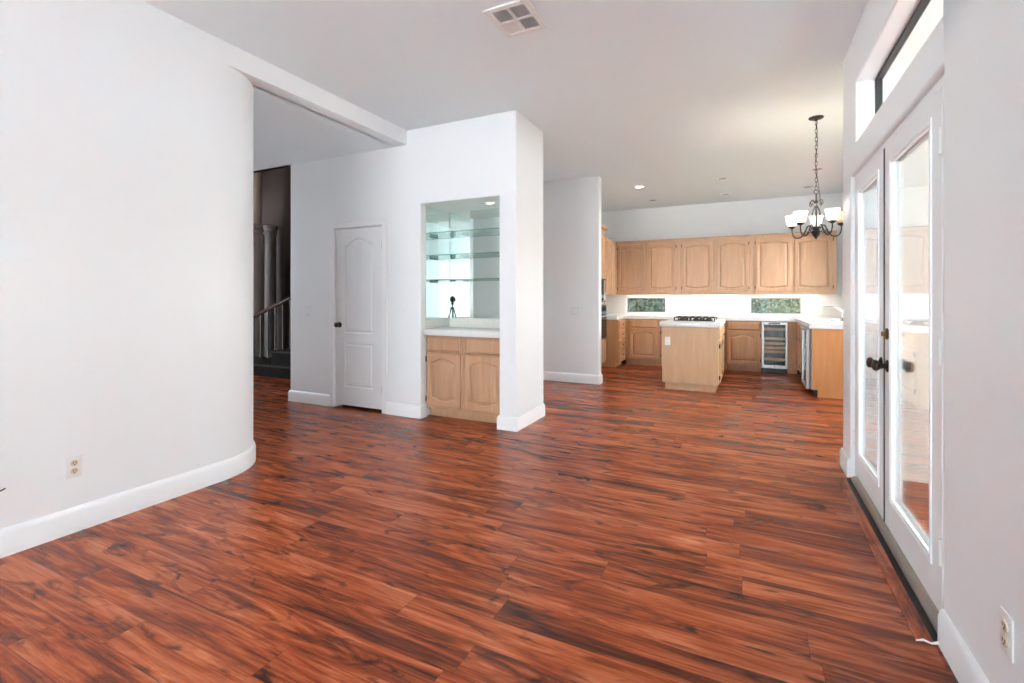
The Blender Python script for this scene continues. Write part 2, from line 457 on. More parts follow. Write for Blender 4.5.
# ---- baseboards
BH, BT = 0.135, 0.017
def base_profile(mb, path, flip=False):
    """baseboard with a rounded top edge along a polyline of wall points; the room is to the right of the walk (left if flip)"""
    prof = [(0, 0), (BT, 0), (BT, BH-0.028), (BT*0.75, BH-0.016), (BT*0.45, BH-0.004), (0, BH)]
    P = [Vector((x, y, 0)) for x, y in path]; t = bmesh.new(); rings = []
    for i, p in enumerate(P):
        d1 = (P[i]-P[i-1]).normalized() if i > 0 else None
        d2 = (P[i+1]-P[i]).normalized() if i < len(P)-1 else None
        def nr(d): return Vector((d.y, -d.x, 0)) * (-1 if flip else 1)
        if d1 is None: n_ = nr(d2); k = 1
        elif d2 is None: n_ = nr(d1); k = 1
        else:
            n_ = (nr(d1)+nr(d2)).normalized(); k = 1/max(0.3, n_.dot(nr(d1)))
        rings.append([t.verts.new(p + n_*k*a + Vector((0, 0, b))) for a, b in prof])
    m = len(prof)
    for a, b in zip(rings[:-1], rings[1:]):
        for i in range(m): t.faces.new((a[i], a[(i+1) % m], b[(i+1) % m], b[i]))
    t.faces.new(rings[0]); t.faces.new(rings[-1][::-1])
    mb._merge(t)
def baseboard(name, *paths):
    mb = MB()
    for p in paths: base_profile(mb, p)
    return struct(mb.build(name, 'trim_paint', angle=50))
baseboard('baseboard_left', [(XL, -5.6)] + arc + [(-9.5, YT+R)])
CX0, CX1 = DX0-0.062, DX1+0.062
baseboard('baseboard_closet', [(-5.07, 4.9), (-5.07, YC), (CX0, YC)][::1])
baseboard('baseboard_pillar', [(CX1, YC), (NX0, YC), (NX0, YC+0.09)], [(NX1, YC+0.09), (NX1, YC), (-1.985, YC), (-1.985, 4.79), (-2.6, 4.79)])
baseboard('baseboard_partition', [(-3.5, YK), (-1.975, YK), (-1.975, YK+0.14)])
baseboard('baseboard_right', [(XR+0.3, 4.37), (XR, 4.37), (XR, OY1+0.02)], [(XR, OY0-0.005), (XR, -5.6)])

# ---- closet door (door_1)
d1 = struct(root('door_1', (DX0, YC, 0)), 'white two panel closet door with arched upper panel')
d1['category'] = 'door'

def bump_shape(t):
    """arch profile from shoulder to crown, t in -1..1"""
    a = min(1.0, abs(t)/0.92)
    return 0.5*(0.5*(math.cos(PI*a)+1)) + 0.5*(1-a*a)
def outline(x0, x1, z0, z1, st, sb, n=13):
    o = []
    for i in range(n):
        t = -1+2*i/(n-1); o.append((x0+(x1-x0)*i/(n-1), z0+sb*(1-bump_shape(t))))
    for i in range(n-1, -1, -1):
        t = -1+2*i/(n-1); o.append((x0+(x1-x0)*i/(n-1), z1-st*(1-bump_shape(t))))
    return o
def panel_front(bm, rect, hole, st, sb, yf, steps, n=13):
    """front sheet of one panelled region; steps = [(inset, y)], last is filled. front faces -Y"""
    x0, x1, z0, z1 = rect; a0, a1, b0, b1 = hole
    loops = []
    o = []
    for i in range(n): o.append((x0+(x1-x0)*i/(n-1), z0))
    for i in range(n-1, -1, -1): o.append((x0+(x1-x0)*i/(n-1), z1))
    loops.append([bm.verts.new((x, yf, z)) for x, z in o])
    loops.append([bm.verts.new((x, yf, z)) for x, z in outline(a0, a1, b0, b1, st, sb, n)])
    for ins, y in steps:
        loops.append([bm.verts.new((x, y, z)) for x, z in outline(a0+ins, a1-ins, b0+ins, b1-ins, st, sb, n)])
    m = 2*n
    for A, B in zip(loops[:-1], loops[1:]):
        for i in range(m):
            j = (i+1) % m
            bm.faces.new((A[i], A[j], B[j], B[i]))
    f = loops[-1]
    for i in range(n-1): bm.faces.new((f[i], f[i+1], f[m-2-i], f[m-1-i]))
def slab_sides(bm, x0, x1, z0, z1, yf, yb):
    v = [bm.verts.new(p) for p in ((x0,yf,z0),(x1,yf,z0),(x1,yf,z1),(x0,yf,z1),(x0,yb,z0),(x1,yb,z0),(x1,yb,z1),(x0,yb,z1))]
    for q in ((0,4,5,1),(1,5,6,2),(2,6,7,3),(3,7,4,0),(7,6,5,4)): bm.faces.new([v[i] for i in q])

W = DX1-DX0
mb = MB()
for s in ((-0.062, 0.008), (W-0.008, W+0.062)):
    mb.box(s[0], s[1], -0.016, 0.004, 0, DT+0.055, bevel=0.005)
mb.box(-0.0, W+0.0, -0.0155, 0.004, DT-0.008, DT+0.0545, bevel=0.004)
mb.build('door_casing', 'trim_paint', d1)
mb = MB()
mb.box(0, 0.012, 0.0, 0.12, 0, DT); mb.box(W-0.012, W, 0.0, 0.12, 0, DT); mb.box(0.012, W-0.012, 0.0, 0.12, DT-0.012, DT)
mb.build('door_jamb', 'trim_paint', d1)
mb = MB(); bm = mb.bm
sx0, sx1, sz0, sz1 = 0.018, W-0.018, 0.035, DT-0.018
slab_sides(bm, sx0, sx1, sz0, sz1, 0.012, 0.047)
px0, px1 = 0.150, W-0.150
ST = [(0.010, 0.021), (0.022, 0.021), (0.036, 0.014)]
panel_front(bm, (sx0, sx1, sz0, 0.81), (px0, px1, 0.245, 0.75), 0.0, 0.0, 0.012, ST)
panel_front(bm, (sx0, sx1, 0.81, sz1), (px0, px1, 0.862, 1.945), 0.075, 0.0, 0.012, ST)
mb.build('door_slab', 'door_paint', d1, angle=25)
def knob_mb(axis_to):
    """knob along -Y from the origin"""
    prof = [(0.0, 0), (0.033, 0), (0.033, 0.004), (0.026, 0.008), (0.013, 0.012), (0.011, 0.030), (0.020, 0.036), (0.029, 0.046), (0.030, 0.055), (0.024, 0.064), (0.010, 0.069), (0.0, 0.070)]
    m_ = MB(); m_.lathe(prof, 24, Matrix.Rotation(PI/2, 4, 'X') if axis_to == '-Y' else (Matrix.Rotation(-PI/2, 4, 'Y') if axis_to == '-X' else Matrix.Rotation(PI/2, 4, 'Y')))
    return m_
knob_mb('-Y').build('door_knob', 'bronze', d1, loc=(0.075, 0.012, 0.955))['label'] = 'dark bronze round knob'
for z in (0.25, 1.85):
    mb = MB(); mb.cyl((0, 0, -0.045), (0, 0, 0.045), 0.007, seg=10); mb.build('hinge', 'steel', d1, loc=(W-0.016, 0.004, z))

# ---- french doors (door_2 near, door_3 far) in one frame
fr = struct(root('trim_french_door_frame', (XR, OY0, 0)))
mb = MB(); L = OY1-OY0
mb.box(0.026, 0.14, 0, 0.086, 0.02, OZ); mb.box(0.026, 0.14, L-0.034, L, 0.02, OZ); mb.box(0.026, 0.14, 0.086, L-0.034, OZ-0.034, OZ)
mb.box(0.070, 0.095, 0.086, 0.098, 0.05, OZ-0.034); mb.box(0.070, 0.095, L-0.046, L-0.034, 0.05, OZ-0.034); mb.box(0.070, 0.095, 0.098, L-0.046, OZ-0.046, OZ-0.034)
mb.build('door_frame', 'trim_paint', fr, bevel=0.003)

def french_door(name, y0, y1, meeting_at_high, label):
    d = struct(root(name, (XR+0.022, y0, 0)), label); d['category'] = 'door'
    w = y1-y0; z0, z1 = 0.055, 2.073; st = 0.118; zt, zb = 1.985, 0.205
    mb = MB()
    mb.box(0, 0.042, 0, st, z0, z1, 0.002); mb.box(0, 0.042, w-st, w, z0, z1, 0.002)
    mb.box(0.0004, 0.0416, st, w-st, z0, zb, 0.0); mb.box(0.0004, 0.0416, st, w-st, zt, z1, 0.0)
    mb.build('door_frame', 'door_paint', d)
    mb = MB()   # glazing moulding, both faces
    for (xa, xb) in ((-0.006, 0.013), (0.029, 0.048)):
        for k, (q, s) in enumerate(((0.0, 0.016), (0.016, 0.030))):
            dx = 0.004*k
            a, b = (xa+dx, xb) if xa < 0 else (xa, xb-dx)
            y_a, y_b = st-0.006+q, w-st+0.006-q; za, zc = zb-0.006+q, zt+0.006-q
            t = s-q
            mb.box(a, b, y_a, y_a+t, za, zc, 0.002); mb.box(a, b, y_b-t, y_b, za, zc, 0.002)
            mb.box(a, b, y_a+t, y_b-t, za, za+t, 0.002); mb.box(a, b, y_a+t, y_b-t, zc-t, zc, 0.002)
    mb.build('glazing_frame', 'trim_paint', d)
    mb = MB()
    mb.box(0.014, 0.018, st+0.012, w-st-0.012, zb+0.012, zt-0.012)
    mb.box(0.024, 0.028, st+0.012, w-st-0.012, zb+0.012, zt-0.012)
    mb.build('glass_pane', 'glass', d)
    ky = w-0.062 if meeting_at_high else 0.062
    knob_mb('-X').build('door_knob', 'bronze', d, loc=(0, ky, 0.905))['label'] = 'dark bronze knob inside'
    knob_mb('+X').build('door_knob', 'bronze', d, loc=(0.042, ky, 0.905))['label'] = 'dark bronze knob outside'
    if meeting_at_high:
        for sgn, x in ((-1, 0), (1, 0.042)):
            mb = MB(); mb.lathe([(0, 0), (0.030, 0), (0.030, 0.006), (0.024, 0.013), (0.012, 0.016), (0, 0.016)], 24, Matrix.Rotation(sgn*PI/2, 4, 'Y'))
            mb.box(min(0, sgn*0.028), max(0, sgn*0.028), -0.004, 0.004, -0.012, 0.012, 0.002)
            mb.build('deadbolt', 'brass_edge', d, loc=(x, ky, 1.075))
        mb = MB(); mb.box(-0.003, 0.0, w-0.004, w+0.012, z0, z1); mb.build('gap_shade_strip', 'gap_dark', d)  # dark strip standing for the shade between the two leaves
    hy = -0.004 if meeting_at_high else w+0.004
    for z in (0.30, 1.06, 1.86):
        mb = MB(); mb.cyl((-0.006, hy, z-0.05), (-0.006, hy, z+0.05), 0.0075, seg=12)
        mb.box(-0.0015, 0.0, hy-0.020, hy+0.020, z-0.05, z+0.05)
        mb.build('hinge', 'plate_white', d)
    return d
french_door('door_2', OY0+0.091, 3.226, True, 'nearer white glazed french door with deadbolt and knob')
french_door('door_3', 3.236, OY1-0.038, False, 'farther white glazed french door beside the kitchen end')

# threshold: dark strip painted as gap shade, aluminium sill, wooden edge plank, torn caulk
th = root('door_threshold', (XR, OY0, 0), 0, 'worn aluminium threshold below the white french doors', 'threshold')
mb = MB(); mb.prism([(0.0, 0.0), (0.16, 0.0), (0.16, 0.045), (0.07, 0.048), (0.028, 0.030), (0.004, 0.012)], 0.03, L-0.01, Matrix(((1,0,0,0),(0,0,1,0),(0,1,0,0),(0,0,0,1))))
mb.build('sill', 'aluminium', th)
mb = MB(); mb.box(0.030, 0.040, 0.04, L-0.04, 0.036, 0.052); mb.build('weather_strip', 'rack_wood', th)
mb = MB(); mb.box(0.046, 0.060, 0.04, L-0.04, 0.044, 0.056); mb.build('door_sweep', 'black_plastic', th)
g = MB(); g.box(XR-0.028, XR-0.001, OY0+0.005, OY1-0.02, 0.0005, 0.0035)
struct(g.build('trim_gap_shade', 'gap_dark'))
mb = MB(); mb.box(XR-0.085, XR-0.029, OY0-0.02, OY1-0.03, 0.0005, 0.007, 0.002)
tag(mb.build('edge_plank', 'plank_edge'), 'reddish wood end strip along the door threshold', 'floor strip')
mb = MB()
mb.tube([(XR-0.085, OY0-0.028, 0.008), (XR-0.062, OY0-0.02, 0.012), (XR-0.04, OY0-0.026, 0.009), (XR-0.018, OY0-0.015, 0.011), (XR-0.004, OY0-0.012, 0.008)], [0.002, 0.004, 0.003, 0.005, 0.002], 6)
mb.tube([(XR-0.012, OY0+0.002, 0.005), (XR-0.004, OY0+0.010, 0.03), (XR+0.006, OY0+0.016, 0.055)], [0.004, 0.009, 0.004], 6)
tag(mb.build('caulk_scrap', 'plate_white'), 'torn white caulk scrap on the floor at the near end of the threshold', 'scrap')

# ---- transom window above the french doors (window_1)
w1 = struct(root('window_1', (XR+0.108, TY0, TZ0)), 'long black framed transom window above the french doors'); w1['category'] = 'window'
mb = MB(); tw, thh = TY1-TY0, TZ1-TZ0
for (a, b, c, d) in ((0, 0.016, 0, thh), (tw-0.016, tw, 0, thh), (0.016, tw-0.016, 0, 0.016), (0.016, tw-0.016, thh-0.016, thh)):
    mb.box(0, 0.04, a, b, c, d, 0.002)
mb.build('window_frame', 'black_iron', w1)
mb = MB(); mb.box(0.018, 0.023, 0.014, tw-0.014, 0.014, thh-0.014); mb.build('glass_pane', 'glass', w1)

# ---- kitchen backsplash windows
for nm, w_ in (('window_2', W1), ('window_3', W2)):
    k = struct(root(nm, (w_[0], YB+0.06, w_[2]))); k['category'] = 'window'
    k['label'] = 'left low backsplash window with dark foliage outside' if nm == 'window_2' else 'right low backsplash window between counter and wall cabinets'
    mb = MB(); ww, hh = w_[1]-w_[0], w_[3]-w_[2]
    for (a, b, c, d) in ((0, 0.014, 0, hh), (ww-0.014, ww, 0, hh), (0.014, ww-0.014, 0, 0.014), (0.014, ww-0.014, hh-0.014, hh)):
        mb.box(a, b, 0, 0.04, c, d, 0.002)
    mb.build('window_frame', 'aluminium', k)
    mb = MB(); mb.box(0.012, ww-0.012, 0.018, 0.023, 0.012, hh-0.012); mb.build('glass_pane', 'glass', k)

# ---- windows behind the viewer and in the nook (seen only in mirrors and reflections)
def plain_window(name, x0, x1, z0, z1, y, bars):
    k = struct(root(name, (x0, y, z0))); mb = MB(); w, h = x1-x0, z1-z0; f = 0.06
    mb.box(0, f, 0, 0.05, 0, h); mb.box(w-f, w, 0, 0.05, 0, h); mb.box(f, w-f, 0, 0.05, 0, f); mb.box(f, w-f, 0, 0.05, h-f, h)
    for b in bars: mb.box(b*w-0.03, b*w+0.03, 0.001, 0.049, f, h-f)
    mb.build('window_frame', 'trim_paint', k)
    mb = MB(); mb.box(f-0.005, w-f+0.005, 0.022, 0.027, f-0.005, h-f+0.005); mb.build('glass_pane', 'glass', k)
    return k
plain_window('window_4', RA[0], RA[1], 0.1, 2.1, -5.68, (0.5,))
plain_window('window_5', RB[0], RB[1], 0.4, 2.1, -5.68, (0.5,))
plain_window('window_6', RA[0], RA[1], 2.25, 2.95, -5.68, (0.5,))
plain_window('window_7', RB[0], RB[1], 2.25, 2.95, -5.68, (0.5,))
k = plain_window('window_8', 0, 1.6, 0.85, 2.2, 0, (0.5,)); k.location = (2.42, 5.15, 0.85); k.rotation_euler = (0, 0, PI/2)
k = plain_window('window_entry_fill', 0, 1.25, 0.2, 2.5, 0, (0.5,)); k.location = (-10.02, 2.75, 0.2); k.rotation_euler = (0, 0, PI/2)  # unseen window added to bring light into the hall
k = plain_window('window_9', 0, 1.5, 1.0, 2.25, 0, (0.5,)); k.location = (XK+0.12, 7.5, 1.0); k.rotation_euler = (0, 0, PI/2)

# ---- outside: patio, eave, garden wall, shrubs
struct(cells([XR+0.165, 8], [-14, 4.24], [-0.14, -0.03], lambda *a: True).build('ground_patio', 'patio'))
struct(cells([2.45, 8], [4.24, 16], [-0.14, -0.03], lambda *a: True).build('ground_yard', 'lawn'))
struct(cells([-12, 2.45], [10.2, 16], [-0.14, -0.03], lambda *a: True).build('ground_garden', 'bark'))
struct(cells([-12, XR+0.165], [-14, -5.75], [-0.14, -0.03], lambda *a: True).build('ground_rear', 'patio'))
struct(cells([XR+0.165, 2.45], [4.20, 4.24], [-0.03, 3.2], lambda *a: True).build('wall_outside_stucco', 'stucco'))
struct(cells([XR+0.165, 5.4], [-5.75, 4.20], [2.86, 2.95], lambda *a: True).build('roof_deepened_eave', 'soffit'))  # real soffit edge, deepened over the patio to hold back sky light
struct(cells([-5, 4], [-8.3, -5.75], [3.06, 3.15], lambda *a: True).build('roof_added_rear_eave', 'soffit'))  # unseen, added to block sun from the rear windows
struct(cells([-4.5, 3.5], [9.99, 13.2], [2.75, 2.84], lambda *a: True).build('roof_added_side_shade', 'soffit'))  # unseen cover added to darken the foliage behind the kitchen windows
struct(cells([-14, XR+0.165], [-5.75, 11.9], [4.4, 4.5], lambda *a: True).build('roof', 'soffit'))  # stretched past the kitchen wall to shade the shrubs
struct(cells([5.2, 5.4], [-5.75, 16], [-0.03, 2.2], lambda *a: True).build('wall_garden', 'stucco'))  # unseen, raised to meet the patio cover and keep sky light out

def shrub(name, cx, cy, w, h, n, matname, label, seed):
    rnd = random.Random(seed)
    r_ = root(name, (cx, cy, -0.03), 0, label, 'shrub')
    mb = MB(); mb.tube([(0, 0, 0), (0.03, 0.02, 0.4*h), (-0.02, 0.0, 0.8*h)], [0.03, 0.024, 0.01], 7)
    for k_ in range(6):
        a = k_*1.05; mb.tube([(0, 0, 0.2*h), (0.22*w*math.cos(a), 0.15*w*math.sin(a), 0.5*h), (0.4*w*math.cos(a), 0.2*w*math.sin(a), 0.85*h)], [0.014, 0.01, 0.005], 5)
    mb.build('stem', 'bark', r_)
    mb = MB(); bm = mb.bm
    for k_ in range(n):
        a, b, c = rnd.uniform(-1, 1), rnd.uniform(-1, 1), rnd.uniform(0, 1)
        if a*a+b*b > 1: continue
        p = Vector((a*w/2, b*0.35, c*h))
        d = Vector((rnd.uniform(-1, 1), rnd.uniform(-1, 1), rnd.uniform(-0.6, 0.8))).normalized()
        s = Vector((rnd.uniform(-1, 1), rnd.uniform(-1, 1), rnd.uniform(-1, 1))).cross(d).normalized()
        ln, wd = rnd.uniform(0.05, 0.11), rnd.uniform(0.016, 0.034)
        up = d.cross(s)*0.006
        v = [bm.verts.new(q) for q in (p, p+d*ln*0.5+s*wd+up, p+d*ln, p+d*ln*0.5-s*wd+up)]
        bm.faces.new(v)
    mb.build('foliage', matname, r_, angle=180)
    return r_
shrub('shrub', -2.25, 10.75, 1.5, 2.3, 2600, 'leaf_dark', 'dark green shrub outside the left backsplash window', 3)
shrub('shrub', -1.05, 11.45, 1.2, 2.1, 2600, 'leaf_dark', 'leafy shrub behind the cooktop side of the left backsplash window', 4)
shrub('shrub', 0.85, 10.75, 1.1, 2.0, 2000, 'leaf_light', 'olive green shrub outside the right backsplash window', 5)
shrub('shrub', 0.35, 11.62, 1.4, 2.4, 2800, 'leaf_dark', 'dark shrub at the back outside the right backsplash window', 6)
fz = root('garden_fence', (-3.5, 12.35, -0.03), 0, 'dark green board fence behind the shrubs outside the kitchen', 'fence')
mb = MB()
for i in range(30): mb.box(i*0.2, i*0.2+0.1995, 0, 0.025, 0.05, 2.3, 0.004)
mb.build('board_panel', 'fence_pale', fz)
for i in range(4):
    mb = MB(); mb.box(i*1.95, i*1.95+0.09, 0.026, 0.11, 0, 2.35, 0.005); mb.build('post', 'fence_pale', fz)

# =================================================================== CABINETS
def front_mb(x0, x1, z0, z1, arch_top=0.03, arch_bottom=0.02, rail=0.050, th=0.02):
    """cabinet door, front toward -Y, raised arched panel"""
    mb = MB(); bm = mb.bm
    slab_sides(bm, x0, x1, z0, z1, -th+0.004, 0.0)
    e = 0.004  # chamfered front edge
    v0 = [bm.verts.new(p) for p in ((x0,-th+e,z0),(x1,-th+e,z0),(x1,-th+e,z1),(x0,-th+e,z1))]
    v1 = [bm.verts.new(p) for p in ((x0+e,-th,z0+e),(x1-e,-th,z0+e),(x1-e,-th,z1-e),(x0+e,-th,z1-e))]
    for i in range(4): bm.faces.new((v0[i], v0[(i+1) % 4], v1[(i+1) % 4], v1[i]))
    panel_front(bm, (x0+e, x1-e, z0+e, z1-e), (x0+rail, x1-rail, z0+rail, z1-rail), arch_top, arch_bottom, -th,
                [(0.003, -th+0.010), (0.013, -th+0.013), (0.040, -th+0.002)])
    return mb
def drawer_mb(x0, x1, z0, z1, th=0.02):
    mb = MB(); t = bmesh.new()
    rings = []
    for ins, y in ((0, 0), (0, -th+0.009), (0.016, -th), ):
        rings.append([t.verts.new(p) for p in ((x0+ins,y,z0+ins),(x1-ins,y,z0+ins),(x1-ins,y,z1-ins),(x0+ins,y,z1-ins))])
    for a, b in zip(rings[:-1], rings[1:]):
        for i in range(4): t.faces.new((a[i], a[(i+1) % 4], b[(i+1) % 4], b[i]))
    t.faces.new(rings[0]); t.faces.new(rings[-1])
    return mb._merge(t)
def add_hinges(door, x, z0, z1):
    for z in (z0+0.07, z1-0.07):
        mb = MB(); mb.box(x-0.006, x+0.006, -0.024, -0.002, z-0.028, z+0.028, 0.003); mb.build('hinge', 'black_iron', door)

def cabinet(name, label, loc, rotz, w, h, d, toe=0.0, fronts=(), group=None, wood='maple', toe_back=0.075, frame=True):
    r_ = root(name, loc, rotz, label, 'cabinet', group)
    mb = MB()
    p_ = 0.018
    mb.box(0, p_, 0.0184, d, toe, h); mb.box(w-p_, w, 0.0184, d, toe, h); mb.box(p_, w-p_, d-p_, d, toe, h); mb.box(p_, w-p_, 0.0184, d-p_, toe, toe+p_)
    if toe == 0: mb.box(p_, w-p_, 0.0184, d-p_, h-p_, h)
    else: mb.box(p_, w-p_, 0.0184, 0.09, h-p_, h); mb.box(p_, w-p_, d-0.09, d-p_, h-p_, h)
    mb.box(p_, w-p_, 0.0186, 0.0206, toe+p_, h-p_)
    if frame:   # face frame
        s = 0.04
        mb.box(0, s, 0, 0.018, toe, h); mb.box(w-s, w, 0, 0.018, toe, h)
        mb.box(s, w-s, 0, 0.018, h-s, h); mb.box(s, w-s, 0, 0.018, toe, toe+s)
        for x in sorted({f[1] for f in fronts} | {f[2] for f in fronts}):
            if s < x < w-s: mb.box(x-0.03 if x-0.03 > s else s, min(x+0.03, w-s), 0.0006, 0.0184, toe+s, h-s)
    mb.build('carcass', wood, r_)
    if toe > 0:
        mb = MB(); mb.box(0.004, w-0.004, toe_back, d, 0, toe-0.001, 0.0); mb.box(0.004, w-0.004, toe_back-0.008, toe_back, 0, toe-0.001, 0.002)
        mb.build('toe_kick', wood, r_)
    for f in fronts:
        kind, x0, x1, z0, z1 = f[:5]
        if kind == 'door':
            a = f[6] if len(f) > 6 else (0.035, 0.022)
            dr = front_mb(x0, x1, z0, z1, a[0], a[1]).build('door', wood, r_, angle=20)
            if f[5] == 'L': add_hinges(dr, x0-0.006, z0, z1)
            elif f[5] == 'R': add_hinges(dr, x1+0.006, z0, z1)
        elif kind == 'drawer':
            dr = drawer_mb(x0, x1, z0, z1).build('drawer', wood, r_, angle=20)
            if name == 'drawer_base':
                kb = MB(); kb.lathe([(0, 0), (0.006, 0), (0.005, 0.010), (0.012, 0.015), (0.012, 0.021), (0, 0.024)], 14, Matrix.Rotation(PI/2, 4, 'X')); kb.build('knob', 'bronze', dr, loc=((x0+x1)/2, -0.02, (z0+z1)/2))
    return r_

CT = 0.935; CB = 0.872   # counter top / underside
# --- bar cabinet in the niche
bw = NX1-NX0-0.008
cabinet('bar_cabinet', 'maple bar base cabinet with two arched doors in the mirrored niche', (NX0+0.004, YC+0.105, 0), 0, bw, CB-0.001, NB-YC-0.107, 0.095,
        [('drawer', 0.012, bw/2-0.032, 0.705, 0.852), ('drawer', bw/2+0.032, bw-0.012, 0.705, 0.852),
         ('door', 0.012, bw/2-0.032, 0.125, 0.685, 'L', (0.05, 0.035)), ('door', bw/2+0.032, bw-0.012, 0.125, 0.685, 'R', (0.05, 0.035))])
mb = MB(); mb.box(NX0+0.002, NX1-0.002, YC+0.05, NB-0.014, CB, CT, 0.006, seg=2)
tag(mb.build('bar_countertop', 'counter_tile'), 'white tiled countertop on the bar cabinet in the niche', 'countertop')
mb = MB(); mb.box(NX0+0.001, NX1-0.001, NB-0.013, NB-0.001, CB, 1.035, 0.003); mb.box(NX0+0.001, NX0+0.012, YC+0.09, NB-0.014, CT+0.001, 1.035, 0.003)
struct(mb.build('trim_bar_splash', 'splash_tile'))
ym = NB-0.006; xm = -2.83
for nm, a, b, lb in (('mirror_panel', NX0+0.008, xm-0.001, 'left narrow mirror panel at the back of the bar niche'),
                     ('mirror_panel', xm+0.001, NX1-0.001, 'right wide mirror panel at the back of the bar niche')):
    mb = MB(); mb.box(a, b, ym, NB-0.001, 1.037, NT-0.002, 0.0015)
    tag(mb.build(nm, 'mirror'), lb, 'mirror')
for nm, a, b, lb in (('mirror_panel', YC+0.09, 4.44, 'front mirror panel on the left side of the bar niche'),
                     ('mirror_panel', 4.442, ym-0.001, 'rear mirror panel on the left side of the bar niche beside the back mirror')):
    mb = MB(); mb.box(NX0+0.001, NX0+0.006, a, b, 1.037, NT-0.002, 0.0015)
    tag(mb.build(nm, 'mirror'), lb, 'mirror')
for z, lb in ((1.985, 'top'), (1.735, 'middle'), (1.462, 'bottom')):
    s_ = root('glass_shelf', ((NX0+NX1)/2, NB-0.12, z), 0, lb + ' glass shelf of the three in the mirrored bar niche', 'shelf', 'glass shelves in the bar niche')
    hw = (NX1-NX0)/2-0.012
    mb = MB(); mb.box(-hw, hw, -0.135, 0.108, 0.0, 0.009); mb.build('shelf_pane', 'shelf_glass', s_)
    mb = MB(); mb.box(-hw, hw, -0.139, -0.1352, 0.0, 0.009, 0.001); mb.build('polished_edge', 'glass_edge', s_)
    for xx in (-hw+0.22, hw-0.20):
        mb = MB(); mb.box(xx-0.012, xx+0.012, 0.02, 0.112, -0.022, -0.001, 0.003); mb.build('clip', 'chrome', s_)

# --- recessed light in niche ceiling
def downlight(loc, label, lit, r=0.075, group=None):
    o = root('recessed_light', loc, 0, label, 'ceiling light', group)
    mb = MB(); mb.lathe([(r, 0.0), (r, -0.006), (r-0.012, -0.009), (r-0.022, -0.006), (r-0.026, 0.0)], 32); mb.build('trim_ring', 'vent_white', o)
    mb = MB(); mb.lathe([(r-0.024, -0.002), (0.02, -0.004), (0, -0.004)], 28); mb.build('lens', 'lens_lit' if lit else 'lens_dim', o)
    return o
downlight((-2.42, 4.40, NT), 'small recessed light in the ceiling of the bar niche', True, 0.06)
lamp('niche_lamp', 'SPOT', (-2.42, 4.40, NT-0.03), 4, (1, 0.80, 0.58), spot_size=2.4, spot_blend=0.6, shadow_soft_size=0.04)

# --- kitchen wall cabinets (three double units)
UZ0, UZ1, UY = 1.333, 2.368, 9.50
ux = [-2.393, -1.182, 0.045, 1.296]
for i in range(3):
    w = ux[i+1]-ux[i]-0.002; h = UZ1-UZ0
    lbl = ('maple double wall cabinet at the left over the foliage window',
           'maple double wall cabinet in the middle above the cooktop island',
           'maple double wall cabinet at the right behind the chandelier')[i]
    u = cabinet('upper_cabinet', lbl, (ux[i]+0.001, UY, UZ0), 0, w, h-0.012, YB-UY-0.012, 0,
        [('door', 0.055, w/2-0.028, 0.045, h-0.062, 'L', (0.035, 0.022)), ('door', w/2+0.028, w-0.055, 0.045, h-0.062, 'R', (0.035, 0.022))],
        'double wall cabinets along the kitchen back wall')
    mb = MB(); mb.box(0, w, -0.016, YB-UY-0.012, h-0.0118, h+0.012, 0.005); mb.build('crown', 'maple', u)
# left return wall cabinet
cabinet('upper_cabinet', 'narrow maple wall cabinet on the left return beside the oven tower', (-2.36, 8.70, UZ0), PI/2, 0.755, UZ1-UZ0, 0.43, 0,
        [('door', 0.04, 0.375, 0.045, UZ1-UZ0-0.05, 'N'), ('door', 0.40, 0.72, 0.045, UZ1-UZ0-0.05, 'N')])

# --- oven tower
ot = root('oven_tower', (-2.36, 7.90, 0), PI/2, 'tall maple oven cabinet at the left kitchen edge behind the partition', 'cabinet')
mb = MB(); mb.box(0, 0.79, 0, 0.43, 0.10, 0.52); mb.box(0, 0.79, 0, 0.43, 1.62, 2.50); mb.box(0, 0.045, 0, 0.43, 0.52, 1.62); mb.box(0.745, 0.79, 0, 0.43, 0.52, 1.62)
mb.box(0.045, 0.745, 0.02, 0.43, 1.15, 1.19); mb.build('carcass', 'maple', ot)
mb = MB(); mb.box(0, 0.79, 0.07, 0.43, 0, 0.10); mb.build('toe_kick', 'maple', ot)
front_mb(0.03, 0.39, 1.66, 2.45).build('door', 'maple', ot, angle=20); front_mb(0.40, 0.76, 1.66, 2.45).build('door', 'maple', ot, angle=20)
drawer_mb(0.03, 0.76, 0.14, 0.49).build('drawer', 'maple', ot, angle=20)
mb = MB(); mb.box(-0.02, 0.79, -0.05, 0.43, 2.50, 2.56, 0.012); mb.build('crown', 'maple', ot)
ov = root('oven', (-2.36, 7.95, 0.525), PI/2, 'black glass wall oven in the tall maple cabinet', 'oven')
mb = MB(); mb.box(0, 0.69, -0.02, 0.40, 0, 0.62, 0.004); mb.build('oven_body', 'black_plastic', ov)
mb = MB(); mb.box(0.03, 0.66, -0.04, -0.021, 0.03, 0.46, 0.006); mb.build('oven_door', 'black_glass', ov)
mb = MB(); mb.tube([(0.08, -0.041, 0.42), (0.08, -0.075, 0.42), (0.61, -0.075, 0.42), (0.61, -0.041, 0.42)], 0.011, 8); mb.build('handle', 'steel', ov)
mb = MB(); mb.box(0.02, 0.67, -0.03, -0.021, 0.49, 0.60, 0.003); mb.build('control_panel', 'black_glass', ov)
mw = root('microwave', (-2.36, 7.95, 1.192), PI/2, 'black built in microwave above the wall oven', 'microwave')
mb = MB(); mb.box(0, 0.69, -0.015, 0.38, 0, 0.42, 0.004); mb.build('body', 'black_plastic', mw)
mb = MB(); mb.box(0.02, 0.50, -0.034, -0.016, 0.03, 0.39, 0.004); mb.build('door', 'black_glass', mw)
